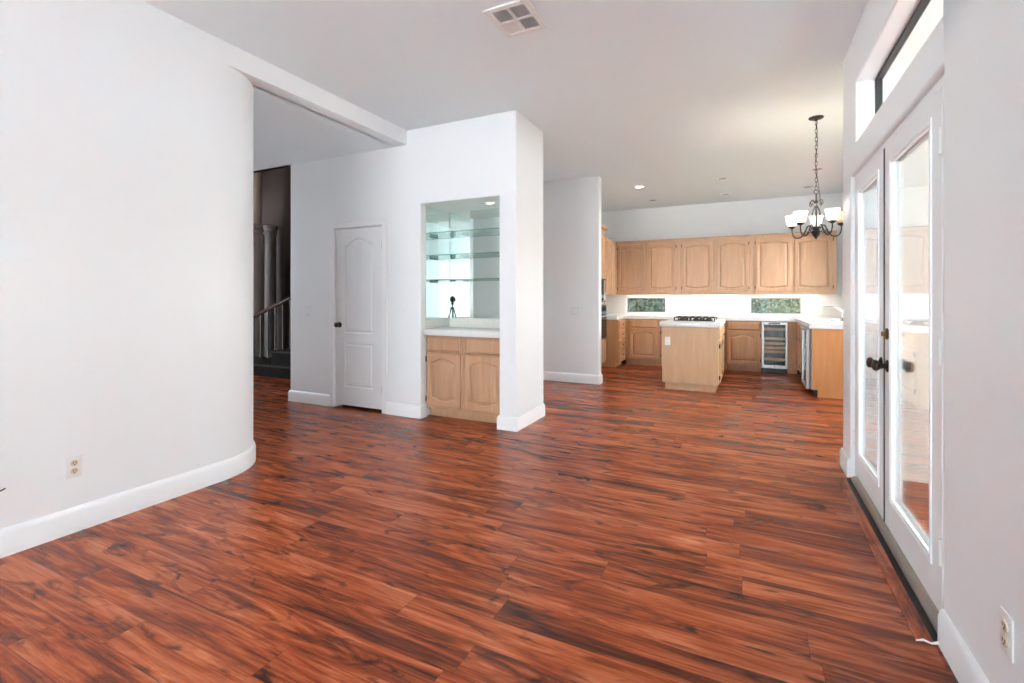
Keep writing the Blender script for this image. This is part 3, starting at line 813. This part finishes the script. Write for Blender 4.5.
mb = MB(); mb.box(0.52, 0.67, -0.028, -0.016, 0.03, 0.39, 0.003); mb.build('control_panel', 'steel', mw)

# --- left base: drawer stack by the oven tower
cabinet('drawer_base', 'maple four drawer base cabinet on the left return with exposed end', (-2.13, 8.705, 0), PI/2, 0.50, CB-0.001, 0.66, 0.09,
        [('drawer', 0.02, 0.48, 0.70, 0.85), ('drawer', 0.02, 0.48, 0.51, 0.68), ('drawer', 0.02, 0.48, 0.32, 0.49), ('drawer', 0.02, 0.48, 0.125, 0.30)], wood='maple_shaded')
# --- back run base cabinets
YF = 9.21; BD = YB-YF-0.012
def base_unit(x0, x1, label, fr, **kw):
    return cabinet('base_cabinet', label, (x0, YF, 0), 0, x1-x0, CB-0.001, BD, 0.10, fr, 'base cabinets along the kitchen back wall', wood='maple_shaded', **kw)
w = 0.60
base_unit(-2.128, -1.49, 'maple base cabinet under the left backsplash window', [('drawer', 0.09, 0.60, 0.715, 0.852), ('door', 0.09, 0.60, 0.13, 0.695, 'N', (0.05, 0.0))])
base_unit(-1.488, -0.925, 'maple base cabinet half hidden left behind the island', [('drawer', 0.03, 0.53, 0.715, 0.852), ('door', 0.03, 0.53, 0.13, 0.695, 'L', (0.05, 0.0))])
base_unit(-0.923, -0.366, 'maple base cabinet hidden behind the cooktop island', [('drawer', 0.03, 0.53, 0.715, 0.852), ('door', 0.03, 0.53, 0.13, 0.695, 'R', (0.05, 0.0))])
base_unit(-0.364, 0.183, 'maple base cabinet left of the steel wine cooler', [('drawer', 0.015, 0.53, 0.715, 0.852), ('door', 0.015, 0.53, 0.13, 0.695, 'R', (0.05, 0.0))])
base_unit(0.575, 0.718, 'narrow maple corner filler right of the wine cooler', [])

# --- wine coolers
def wine_cooler(loc, rotz, label, w=0.383, ajar=0.0):
    r_ = root('wine_cooler', loc, rotz, label, 'wine cooler', 'under counter wine coolers')
    H = CB-0.006
    mb = MB(); mb.box(0.002, w-0.002, 0.03, 0.05, 0.09, H); mb.box(0.002, 0.03, 0.05, 0.55, 0.09, H); mb.box(w-0.03, w-0.002, 0.05, 0.55, 0.09, H)
    mb.box(0.03, w-0.03, 0.05, 0.55, H-0.03, H); mb.box(0.03, w-0.03, 0.05, 0.55, 0.09, 0.13); mb.box(0.03, w-0.03, 0.53, 0.55, 0.13, H-0.03)
    # open front behind the glass
    mb.bm.free(); mb = MB()
    mb.box(0.002, 0.03, 0.0, 0.55, 0.09, H); mb.box(w-0.03, w-0.002, 0.0, 0.55, 0.09, H)
    mb.box(0.03, w-0.03, 0.0, 0.55, H-0.03, H); mb.box(0.03, w-0.03, 0.0, 0.55, 0.09, 0.13); mb.box(0.03, w-0.03, 0.53, 0.55, 0.13, H-0.03)
    mb.build('case', 'cooler_inside', r_)
    mb = MB(); mb.box(0.004, w-0.004, 0.06, 0.5, 0, 0.088); mb.build('toe_grille', 'black_plastic', r_)
    dr = MB(); f = 0.036; zb, zt = 0.085, H
    dr.box(0, f, -0.042, -0.002, zb, zt, 0.004); dr.box(w-f, w, -0.042, -0.002, zb, zt, 0.004)
    dr.box(f, w-f, -0.042, -0.002, zb, zb+0.055, 0.003); dr.box(f, w-f, -0.042, -0.002, zt-0.05, zt, 0.003)
    dm = dr.build('door', 'steel', r_)
    mb = MB(); mb.box(f-0.003, w-f+0.003, -0.030, -0.024, zb+0.052, zt-0.047); mb.build('glass_pane', 'glass', dm)
    mb = MB(); mb.box(w*0.28, w*0.72, -0.046, -0.043, zt-0.034, zt-0.016, 0.001); mb.build('control_panel', 'black_glass', dm)
    mb = MB(); mb.cyl((w/2, -0.043, zb+0.028), (w/2, -0.052, zb+0.028), 0.012, seg=16); mb.build('lock', 'chrome', dm)
    for z in (0.235, 0.36, 0.425, 0.50, 0.58, 0.74):
        mb = MB(); mb.box(0.034, w-0.034, 0.012, 0.032, z-0.022, z+0.022, 0.003)
        for q in range(6): mb.box(0.045+q*0.05, 0.053+q*0.05, 0.032, 0.50, z-0.012, z-0.006)
        mb.build('rack', 'rack_wood', r_)
    return r_
wine_cooler((0.188, YF, 0), 0, 'steel framed wine cooler under the right backsplash window')
# --- peninsula on the right
PX = 0.718
wine_cooler((PX-0.014, 7.893, 0), -PI/2, 'wine cooler facing left in the right hand peninsula beside its end panel', w=0.588)
cabinet('peninsula_cabinet', 'maple sink base cabinet on the right between the two wine coolers', (PX, 9.205, 0), -PI/2, 1.307, CB-0.001, 0.67, 0.10,
        [('drawer', 0.06, 0.48, 0.715, 0.852), ('drawer', 0.51, 0.95, 0.715, 0.852), ('drawer', 0.98, 1.29, 0.715, 0.852),
         ('door', 0.06, 0.48, 0.13, 0.695, 'L', (0.05, 0)), ('door', 0.51, 0.95, 0.13, 0.695, 'L', (0.05, 0)), ('door', 0.98, 1.29, 0.13, 0.695, 'R', (0.05, 0))], wood='maple_shaded')
mb = MB()
mb.prism([(0.736, 0.09), (0.786, 0.09), (0.786, 0.0), (XK-0.004, 0.0), (XK-0.004, CB-0.001), (0.736, CB-0.001)], 7.235, 7.262, Matrix(((1,0,0,0),(0,0,1,0),(0,1,0,0),(0,0,0,1))))
pe = tag(mb.build('end_panel', 'maple_amber'), 'amber maple end panel closing the peninsula beside the right wall', 'panel')
mb = MB(); mb.box(0.719, 0.7355, 7.24, 7.300, 0.09, CB-0.001, 0.002); mb.build('corner_stile', 'maple_pale', pe)

# --- continuous tiled worktop, U shaped, with a sink hole in the right leg
SX0, SX1, SY0, SY1 = 0.86, 1.14, 8.10, 8.66
mb = cells([-2.82, -2.15, 0.69, SX0, SX1, XK-0.002], [7.215, SY0, SY1, 8.69, YF-0.025, YB-0.002], [CB, CT],
    lambda x, y, z: ((y > YF-0.025 and x > -2.795) or (x < -2.15 and y > 8.695) or (x > 0.69)) and not (SX0 < x < SX1 and SY0 < y < SY1))
tag(mb.build('kitchen_countertop', 'counter_tile', bevel=0.008), 'white tiled u shaped countertop along the kitchen walls', 'countertop')
# splash tiles
mb = cells([-2.79, W1[0], W1[1], W2[0], W2[1], XK-0.002], [YB-0.011, YB-0.0005], [CT+0.001, W1[2], W1[3], UZ0-0.002],
    lambda x, y, z: not ((W1[0] < x < W1[1] or W2[0] < x < W2[1]) and W1[2] < z < W1[3]))
struct(mb.build('trim_backsplash', 'splash_tile'))
mb = MB(); mb.box(-2.799, -2.79, 8.70, YB-0.012, CT+0.001, UZ0-0.002); mb.box(XK-0.012, XK-0.001, 7.25, YB-0.012, CT+0.001, 0.995)
struct(mb.build('trim_side_splash', 'splash_tile'))
# sink and faucet
sk = MB(); t = 0.012
sk.box(SX0+0.002, SX1-0.002, SY0+0.002, SY1-0.002, CB-0.12, CB-0.108); 
for a in ((SX0+0.002, SX0+0.014, SY0+0.002, SY1-0.002), (SX1-0.014, SX1-0.002, SY0+0.002, SY1-0.002), (SX0+0.014, SX1-0.014, SY0+0.002, SY0+0.014), (SX0+0.014, SX1-0.014, SY1-0.014, SY1-0.002)):
    sk.box(a[0], a[1], a[2], a[3], CB-0.108, CT-0.004)
tag(sk.build('kitchen_sink', 'white_sink'), 'white sink basin set into the right leg of the countertop', 'sink')
fa = root('kitchen_faucet', (1.21, 8.33, CT+0.0005), 0, 'chrome kitchen faucet with long curved spout by the right wall', 'faucet')
mb = MB(); mb.lathe([(0, 0), (0.034, 0), (0.034, 0.006), (0.026, 0.012), (0.022, 0.05), (0.020, 0.12), (0.016, 0.14), (0, 0.145)], 20); mb.build('faucet_body', 'chrome', fa)
mb = MB(); mb.tube([(0, 0, 0.11), (-0.03, 0, 0.16), (-0.10, 0, 0.195), (-0.18, 0, 0.20), (-0.235, 0, 0.19), (-0.25, 0, 0.165)], [0.014, 0.014, 0.013, 0.013, 0.016, 0.015], 12); mb.build('spout', 'chrome', fa)
mb = MB(); mb.tube([(0, 0, 0.14), (0.01, 0.01, 0.17), (0.02, 0.02, 0.235)], [0.010, 0.008, 0.006], 10); mb.build('lever', 'chrome', fa)
sd = root('soap_dispenser', (1.20, 8.22, CT+0.0005), 0, 'short dark dispenser cap beside the kitchen faucet', 'dispenser')
mb = MB(); mb.lathe([(0, 0), (0.026, 0), (0.024, 0.006), (0.012, 0.012), (0.010, 0.035), (0.013, 0.037), (0.011, 0.048), (0, 0.05)], 16); mb.build('pump', 'bronze', sd)

# --- island
IX0, IX1, IY0, IY1 = -1.086, -0.366, 6.93, 8.25
isl = root('kitchen_island', ((IX0+IX1)/2, (IY0+IY1)/2, 0), 0, 'pale maple kitchen island with plain end panel and outlet', 'island')
ox, oy = (IX0+IX1)/2, (IY0+IY1)/2
hw, hd = (IX1-IX0)/2, (IY1-IY0)/2
mb = MB(); mb.box(-hw, hw, -hd, hd, 0.10, CB-0.001, 0.002); mb.build('carcass', 'maple_pale', isl)
mb = MB(); mb.box(-hw+0.035, hw-0.035, -hd+0.05, hd-0.05, 0, 0.099, 0.002); mb.build('toe_kick', 'maple_pale', isl)
mb = MB(); mb.box(hw-0.052, hw+0.0, -hd-0.004, -hd-0.0005, 0.102, CB-0.003, 0.001); mb.build('corner_stile', 'maple_pale', isl)
fl_ = 2*hd
for k_, (a, b) in enumerate(((0.05, 0.63), (0.67, fl_-0.04))):
    dd = front_mb(a, b, 0.13, 0.69, 0.05, 0.0).build('door', 'maple_pale', isl, loc=(hw+0.0005, -hd, 0), rotz=PI/2, angle=20)
    add_hinges(dd, a-0.006, 0.13, 0.69)
    drawer_mb(a, b, 0.71, 0.852).build('drawer', 'maple_pale', isl, loc=(hw+0.0005, -hd, 0), rotz=PI/2, angle=20)
mb = MB(); mb.box(IX0-0.03, IX1+0.03, IY0-0.03, IY1+0.03, CB, CT, 0.007, seg=2)
tag(mb.build('island_countertop', 'counter_tile'), 'white tiled countertop on the kitchen island', 'countertop')
ck = root('gas_cooktop', (-0.70, 7.58, CT+0.0005), 0, 'black gas cooktop with cast grates on the island', 'cooktop')
mb = MB(); mb.box(-0.29, 0.27, -0.25, 0.27, 0, 0.012, 0.004); mb.build('cooktop_plate', 'black_glass', ck)
for gx in (-0.185, 0.0, 0.185):
    mb = MB(); a, b = gx-0.085-0.01, gx+0.085-0.01
    for y in (-0.21, 0.0, 0.22): mb.box(a, b, y-0.007, y+0.007, 0.040, 0.054, 0.002)
    for x in (a, (a+b)/2, b): mb.box(x-0.007, x+0.007, -0.22, 0.23, 0.0405, 0.0545, 0.002)
    for x in (a, b):
        for y in (-0.21, 0.22): mb.box(x-0.008, x+0.008, y-0.008, y+0.008, 0.0125, 0.041)
    mb.build('grate', 'black_iron', ck)
for gx, gy in ((-0.19, -0.1), (-0.19, 0.11), (0.0, 0.0), (0.17, -0.1), (0.17, 0.11)):
    mb = MB(); mb.lathe([(0, 0.0125), (0.05, 0.0125), (0.045, 0.022), (0.03, 0.024), (0.028, 0.034), (0, 0.036)], 20); mb.build('burner', 'black_iron', ck, loc=(gx, gy, 0))

# --- under cabinet lights
for i in range(3):
    cx = (ux[i]+ux[i+1])/2
    u = root('under_cabinet_light', (cx, UY+0.16, UZ0), 0, ('left', 'middle', 'right')[i] + ' slim light strip under the kitchen wall cabinets', 'light', 'strip lights under the wall cabinets')
    mb = MB(); mb.box(-0.42, 0.42, -0.03, 0.03, -0.016, -0.001, 0.003); mb.build('housing', 'plate_white', u)
    mb = MB(); mb.box(-0.40, 0.40, -0.022, 0.022, -0.019, -0.0165); mb.build('diffuser', 'lens_lit', u)
    lamp('strip_lamp', 'AREA', (cx, UY+0.16, UZ0-0.024), 0.7, (1, 0.93, 0.84), (0, 0.25, -1), shape='RECTANGLE', size=0.8, size_y=0.05)

# =================================================================== LIGHT FITTINGS
for ix, x in enumerate((-1.59, -0.365, 0.845)):
    for iy, y in enumerate((7.87, 9.06)):
        lit = ix == 0 and iy == 0
        lb = ('lit recessed ceiling light nearest the partition wall' if lit else
              '%s recessed kitchen ceiling light in the %s row' % (('left', 'middle', 'right')[ix], ('near', 'far')[iy]))
        downlight((x, y, CEIL), lb, lit, 0.085, 'recessed kitchen ceiling lights')
lamp('kitchen_spot', 'SPOT', (-1.59, 7.87, CEIL-0.03), 25, (1, 0.9, 0.76), spot_size=2.2, spot_blend=0.7, shadow_soft_size=0.06)

# --- chandelier
HX, HY = 0.596, 5.62
ch = root('chandelier', (HX, HY, CEIL), 0, 'black iron five arm chandelier with frosted bell shades', 'chandelier')
def Z(z): return z-CEIL
mb = MB(); mb.lathe([(0, 0), (0.066, 0), (0.066, -0.006), (0.058, -0.014), (0.020, -0.024), (0.012, -0.034), (0, -0.036)], 28); mb.build('canopy', 'black_iron', ch)
# chain of links
zt, zb = CEIL-0.034, 2.335
nl = 17; pitch = (zt-zb)/nl
for i in range(nl):
    mb = MB(); c_ = zt-(i+0.5)*pitch; pts_ = []
    a_ = (PI/2)*(i % 2)
    for k_ in range(13):
        t = 2*PI*k_/12; u_, v_ = 0.0095*math.cos(t), (pitch*0.62)*math.sin(t)
        pts_.append((u_*math.cos(a_), u_*math.sin(a_), Z(c_+v_)))
    mb.tube(pts_, 0.0026, 6, caps=False); mb.build('chain_link', 'black_iron', ch)
mb = MB(); mb.tube([(0.004, 0.004, Z(zt)), (0.012, 0.002, Z(2.8)), (-0.008, 0.006, Z(2.6)), (0.010, 0, Z(2.45)), (0.03, 0.01, Z(2.30)), (0.035, 0.0, Z(2.22)), (0.012, 0, Z(2.17))], 0.0028, 6); mb.build('supply_cord', 'black_plastic', ch)
# stem and finial
mb = MB(); mb.lathe([(0, Z(2.30)), (0.006, Z(2.30)), (0.006, Z(2.235)), (0.016, Z(2.225)), (0.022, Z(2.205)), (0.014, Z(2.185)), (0.009, Z(2.17)), (0.009, Z(1.965)), (0.018, Z(1.955)),
               (0.030, Z(1.935)), (0.046, Z(1.925)), (0.046, Z(1.915)), (0.030, Z(1.890)), (0.012, Z(1.862)), (0.006, Z(1.852)), (0, Z(1.845))], 20)
mb.tube([(0.018*math.cos(t), 0, Z(2.318)+0.02*math.sin(t)) for t in [2*PI*k_/12 for k_ in range(13)]], 0.003, 6)
mb.build('stem', 'black_iron', ch)
# crown scrolls
for k_ in range(4):
    a_ = PI/4+k_*PI/2
    pr = [(0.012, 2.175), (0.030, 2.145), (0.044, 2.11), (0.046, 2.085), (0.036, 2.08)]
    pr2 = [(0.010, 2.19), (0.020, 2.215), (0.045, 2.235), (0.068, 2.222), (0.074, 2.195), (0.058, 2.178), (0.046, 2.192), (0.052, 2.205)]
    mb = MB()
    for q in (pr, pr2): mb.tube([(r_*math.cos(a_), r_*math.sin(a_), Z(z_)) for r_, z_ in q], 0.0036, 6)
    mb.build('scroll', 'black_iron', ch)
for k_, phi in enumerate((6, 78, 150, 222, 294)):
    a_ = math.radians(90-phi); dx, dy = math.cos(a_), math.sin(a_)
    P_ = lambda r_, z_: (r_*dx, r_*dy, Z(z_))
    # main arm: leaves the hub, dips and rises to the cup
    cr = []
    ctrl = [(0.030, 1.945), (0.060, 1.985), (0.080, 1.975), (0.100, 1.925), (0.130, 1.885), (0.170, 1.872), (0.205, 1.893), (0.219, 1.935), (0.220, 1.975)]
    for j in range(len(ctrl)-1):
        p0 = ctrl[max(j-1, 0)]; p1 = ctrl[j]; p2 = ctrl[j+1]; p3 = ctrl[min(j+2, len(ctrl)-1)]
        for s_ in range(4):
            t = s_/4
            f = lambda i_: 0.5*((2*p1[i_])+(-p0[i_]+p2[i_])*t+(2*p0[i_]-5*p1[i_]+4*p2[i_]-p3[i_])*t*t+(-p0[i_]+3*p1[i_]-3*p2[i_]+p3[i_])*t**3)
            cr.append(P_(f(0), f(1)))
    cr.append(P_(*ctrl[-1]))
    mb = MB(); mb.tube(cr, 0.0058, 8)
    sc = [(0.120, 1.918), (0.098, 1.900), (0.080, 1.915), (0.082, 1.940), (0.100, 1.945), (0.105, 1.930)]
    mb.tube([P_(*q) for q in sc], 0.0036, 6)
    sc2 = [(0.018, 1.955), (0.040, 2.005), (0.062, 2.03), (0.060, 2.055), (0.046, 2.058)]
    mb.tube([P_(*q) for q in sc2], 0.0032, 6)
    arm = mb.build('arm', 'black_iron', ch)
    cxy = (0.220*dx, 0.220*dy, Z(1.972))
    mb = MB(); mb.lathe([(0, 0), (0.010, 0), (0.022, 0.008), (0.034, 0.018), (0.036, 0.026), (0.030, 0.028), (0, 0.028)], 20); mb.build('cup', 'black_iron', arm, loc=cxy)
    dim = (k_ == 1)
    mb = MB(); mb.lathe([(0.016, 0.029), (0.034, 0.034), (0.046, 0.048), (0.051, 0.070), (0.053, 0.092), (0.057, 0.114), (0.064, 0.134), (0.061, 0.134), (0.054, 0.113), (0.050, 0.091), (0.048, 0.070), (0.043, 0.050), (0.032, 0.038), (0.016, 0.032)], 28)
    sh = mb.build('lamp_shade', 'shade_dim' if dim else 'shade_lit', arm, loc=cxy)
    if dim: sh['label'] = 'dimmer peach tinted shade'
    if not dim: lamp('chandelier_bulb', 'POINT', (HX+cxy[0], HY+cxy[1], 1.972+0.14), 1.1, (1, 0.88, 0.74), shadow_soft_size=0.04)

# --- ceiling vent with four louvre fields
vx0, vx1, vy0, vy1 = -1.49, -1.185, 2.605, 2.955
vt = root('ceiling_vent', ((vx0+vx1)/2, (vy0+vy1)/2, CEIL), 0, 'white square air vent with four louvre fields on the ceiling', 'vent')
hx, hy_ = (vx1-vx0)/2, (vy1-vy0)/2
mb = MB(); b_ = 0.042
mb.box(-hx, -hx+b_, -hy_, hy_, -0.014, -0.0005, 0.004); mb.box(hx-b_, hx, -hy_, hy_, -0.014, -0.0005, 0.004)
mb.box(-hx+b_, hx-b_, -hy_, -hy_+b_, -0.014, -0.0005, 0.004); mb.box(-hx+b_, hx-b_, hy_-b_, hy_, -0.014, -0.0005, 0.004)
mb.box(-0.009, 0.009, -hy_+b_, hy_-b_, -0.013, -0.001, 0.002); mb.box(-hx+b_, -0.009, -0.009, 0.009, -0.0125, -0.001, 0.002); mb.box(0.009, hx-b_, -0.009, 0.009, -0.0125, -0.001, 0.002)
mb.build('vent_frame', 'vent_white', vt)
mb = MB(); mb.box(-hx+b_, hx-b_, -hy_+b_, hy_-b_, -0.0022, -0.0004); mb.build('duct_shade', 'vent_dark', vt)  # dark sheet painted as the shade inside the duct
for qx in (-1, 1):
    for qy in (-1, 1):
        xa, xb = (-hx+b_, -0.010) if qx < 0 else (0.010, hx-b_)
        ya, yb = (-hy_+b_, -0.010) if qy < 0 else (0.010, hy_-b_)
        mb = MB(); n_ = 7
        shut = qx < 0 and qy > 0
        for i in range(n_):
            x = xa+(xb-xa)*(i+0.5)/n_; wd = (xb-xa)/n_
            if shut:   # blades of this field lie nearly flat toward the viewer
                mb.prism([(-wd*0.50, -0.010), (-wd*0.46, -0.0112), (wd*0.46, -0.006), (wd*0.42, -0.005)], ya, yb, Matrix(((1,0,0,x),(0,0,1,0),(0,1,0,0),(0,0,0,1))))
            else:
                hgt = 0.0018 if qx > 0 and qy > 0 else 0.0034
                mb.prism([(-wd*0.20, -0.0115), (wd*0.06, -0.0118), (wd*0.10, -0.0118+hgt), (-wd*0.08, -0.0118+hgt)], ya, yb, Matrix(((1,0,0,x),(0,0,1,0),(0,1,0,0),(0,0,0,1))))
        mb.build('louvre', 'vent_white', vt)

# =================================================================== PLATES ON WALLS
def outlet(loc, rotz, label, group=None, ivory='ivory'):
    o = root('outlet', loc, rotz, label, 'outlet', group)
    mb = MB(); mb.box(-0.035, 0.035, -0.006, -0.0003, -0.058, 0.058, 0.0025, seg=2); mb.build('cover_plate', 'plate_white', o)
    for z in (-0.021, 0.021):
        mb = MB(); mb.lathe([(0, -0.001), (0.0165, -0.001), (0.0165, 0.0085), (0.0155, 0.0095), (0, 0.0095)], 20, Matrix.Translation((0, 0, z)) @ Matrix.Rotation(PI/2, 4, 'X')); rc = mb.build('receptacle', ivory, o)
        mb = MB()
        mb.box(-0.0075, -0.0045, -0.0103, -0.0094, z-0.002, z+0.007); mb.box(0.0045, 0.0075, -0.0103, -0.0094, z-0.002, z+0.007); mb.box(-0.0025, 0.0025, -0.0103, -0.0094, z-0.010, z-0.005)
        mb.build('slots', 'slot_dark', rc)
    mb = MB(); mb.cyl((0, -0.0061, 0), (0, -0.0072, 0), 0.003, seg=10); mb.build('screw', 'plate_white', o)
    return o
outlet((XL+0.0003, 1.293, 0.352), PI/2, 'white outlet plate with ivory receptacles low on the curved left wall')
outlet((XR-0.0003, 1.778, 0.347), -PI/2, 'white outlet plate low on the right wall near the french doors')
outlet((-1.013, IY0-0.0003, 0.672), 0, 'white outlet on the end panel of the kitchen island', None, 'plate_white')
outlet((-0.985, YB-0.0113, 1.20), 0, 'left outlet of the pair on the tiled kitchen backsplash', 'backsplash outlets', 'plate_white')
outlet((-0.665, YB-0.0113, 1.20), 0, 'right outlet of the pair on the tiled kitchen backsplash', 'backsplash outlets', 'plate_white')
outlet((0.966, YB-0.0113, 1.20), 0, 'outlet on the backsplash right of the right window', 'backsplash outlets', 'plate_white')
outlet((NX1-0.0003, 4.42, 1.16), -PI/2, 'white outlet on the right cheek of the bar niche seen in the mirror', None, 'plate_white')
def switch(loc, rotz, label, wide):
    o = root('light_switch', loc, rotz, label, 'light switch')
    hw_ = 0.058 if wide else 0.035
    mb = MB(); mb.box(-hw_, hw_, -0.006, -0.0003, -0.058, 0.058, 0.0025, seg=2); mb.build('cover_plate', 'plate_white', o)
    for x in ((-0.023, 0.023) if wide else (0,)):
        mb = MB(); mb.prism([(-0.0095, -0.032), (-0.0055, -0.032), (-0.0055, 0.032), (-0.0075, 0.032)], x-0.015, x+0.015, Matrix(((0,0,1,0),(1,0,0,0),(0,1,0,0),(0,0,0,1)))); mb.build('rocker', 'trim_paint', o)
    return o
switch((-4.755, YC-0.0003, 1.11), 0, 'white light switch on the wall left of the closet door', False)
switch((-2.343, YK-0.0003, 1.07), 0, 'white double switch on the partition wall left of the kitchen', True)
cb = root('cable_end', (XL, 1.0, 0.33), 0, 'short black cable end at the left edge of the curved white wall', 'cable')
mb = MB(); mb.tube([(0.004, -0.14, 0.015), (0.010, -0.08, 0.0), (0.012, -0.04, -0.008), (0.010, -0.005, -0.008), (0.008, 0.024, 0.002)], 0.0035, 8); mb.build('cord', 'black_plastic', cb)
mb = MB(); mb.lathe([(0, 0), (0.02, 0), (0.02, 0.004), (0.008, 0.006), (0, 0.006)], 16, Matrix.Translation((0, -0.14, 0.015)) @ Matrix.Rotation(PI/2, 4, 'Y')); mb.build('grommet', 'plate_white', cb)

# =================================================================== STAIR HALL
st = root('staircase', (-6.9, 5.6, 0), 0, 'dark wooden staircase in the unlit hall on the left', 'staircase')
steps = [(-2.2, 1.85, -0.43, 0.30, 0.0, 0.19), (-0.14, 1.85, -0.28, 0.30, 0.19, 0.40), (0.42, 1.85, -0.24, 0.30, 0.40, 0.61), (0.75, 1.85, -0.24, 0.30, 0.61, 0.82)]
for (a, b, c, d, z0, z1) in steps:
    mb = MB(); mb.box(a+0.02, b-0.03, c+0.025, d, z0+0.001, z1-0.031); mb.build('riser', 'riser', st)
    mb = MB(); mb.box(a, b-0.03, c, d, z1-0.03, z1, 0.008, seg=2); mb.build('tread', 'tread_wood', st)
rl = root('stair_railing', (-6.9, 5.82, 0), 0, 'dark wooden handrail on pale turned balusters along the stairs', 'railing')
def rail_z(x): return 1.386+(x-0.11)*0.345
mb = MB(); mb.tube([(-1.6, 0, rail_z(-1.6)), (-0.6, 0, rail_z(-0.6)), (0.4, 0, rail_z(0.4)), (1.7, 0, rail_z(1.7))], 0.034, 12); mb.build('handrail', 'rail_wood', rl)
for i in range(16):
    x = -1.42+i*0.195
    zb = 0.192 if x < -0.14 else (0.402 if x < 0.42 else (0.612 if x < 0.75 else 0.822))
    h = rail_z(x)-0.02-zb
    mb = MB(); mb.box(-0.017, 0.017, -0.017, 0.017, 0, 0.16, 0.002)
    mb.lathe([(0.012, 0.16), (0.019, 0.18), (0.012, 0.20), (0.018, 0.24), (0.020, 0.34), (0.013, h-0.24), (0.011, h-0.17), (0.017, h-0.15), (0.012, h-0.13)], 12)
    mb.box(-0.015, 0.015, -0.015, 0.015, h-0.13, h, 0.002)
    mb.build('baluster', 'baluster_shade_paint', rl, loc=(x, 0, zb))
# cornice, pilasters and round column behind the stairs
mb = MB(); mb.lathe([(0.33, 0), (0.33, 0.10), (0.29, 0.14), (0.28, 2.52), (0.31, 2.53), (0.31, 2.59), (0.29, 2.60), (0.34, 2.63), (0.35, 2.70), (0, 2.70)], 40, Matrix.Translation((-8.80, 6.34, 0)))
struct(mb.build('trim_wide_column', 'cream_shade_paint'))
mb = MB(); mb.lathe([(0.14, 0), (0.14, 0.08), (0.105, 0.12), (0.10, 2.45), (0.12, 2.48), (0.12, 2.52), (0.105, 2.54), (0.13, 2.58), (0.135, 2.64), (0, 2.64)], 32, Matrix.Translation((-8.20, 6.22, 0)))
struct(mb.build('trim_round_column', 'baluster_shade_paint'))
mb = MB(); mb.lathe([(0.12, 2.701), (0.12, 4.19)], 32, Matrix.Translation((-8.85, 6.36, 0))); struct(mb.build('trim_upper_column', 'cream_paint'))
lamp('foyer_fill', 'POINT', (-7.6, 5.0, 3.7), 9, (1, 0.85, 0.68), shadow_soft_size=0.12)  # added fill light, the hall has no such lamp

# =================================================================== CAMERA ON TRIPOD (seen in the bar mirrors)
tr = root('tripod', (0, -0.12, 0), math.radians(26.2), 'black camera tripod reflected in the bar niche mirrors', 'tripod')
for k_ in range(3):
    a_ = PI/2+PI+k_*2*PI/3
    mb = MB(); mb.tube([(0.03*math.cos(a_), 0.03*math.sin(a_), 1.02), (0.20*math.cos(a_), 0.20*math.sin(a_), 0.5), (0.36*math.cos(a_), 0.36*math.sin(a_), 0.012)], [0.016, 0.014, 0.010], 8)
    mb.ball((0.36*math.cos(a_), 0.36*math.sin(a_), 0.014), 0.014, 10); mb.build('leg', 'black_plastic', tr)
mb = MB(); mb.cyl((0, 0, 0.70), (0, 0, 1.12), 0.014); mb.cyl((0, 0, 1.0), (0, 0, 1.05), 0.045); mb.ball((0, 0, 1.14), 0.035); mb.box(-0.04, 0.04, -0.03, 0.03, 1.17, 1.185, 0.003); mb.build('centre_column', 'black_plastic', tr)
cm = root('photo_camera', (0, -0.12, 1.1855), math.radians(26.2), 'black photo camera on the tripod reflected in the bar mirrors', 'camera')
mb = MB(); mb.box(-0.07, 0.07, -0.03, 0.035, 0, 0.095, 0.010, seg=2); mb.prism([(-0.035, 0.09), (0.035, 0.09), (0.022, 0.125), (-0.022, 0.125)], -0.025, 0.03, Matrix(((1,0,0,0),(0,0,1,0),(0,1,0,0),(0,0,0,1)))); mb.build('body', 'black_plastic', cm)
mb = MB(); mb.cyl((0, 0.035, 0.05), (0, 0.085, 0.05), 0.034); mb.build('lens_barrel', 'black_plastic', cm)
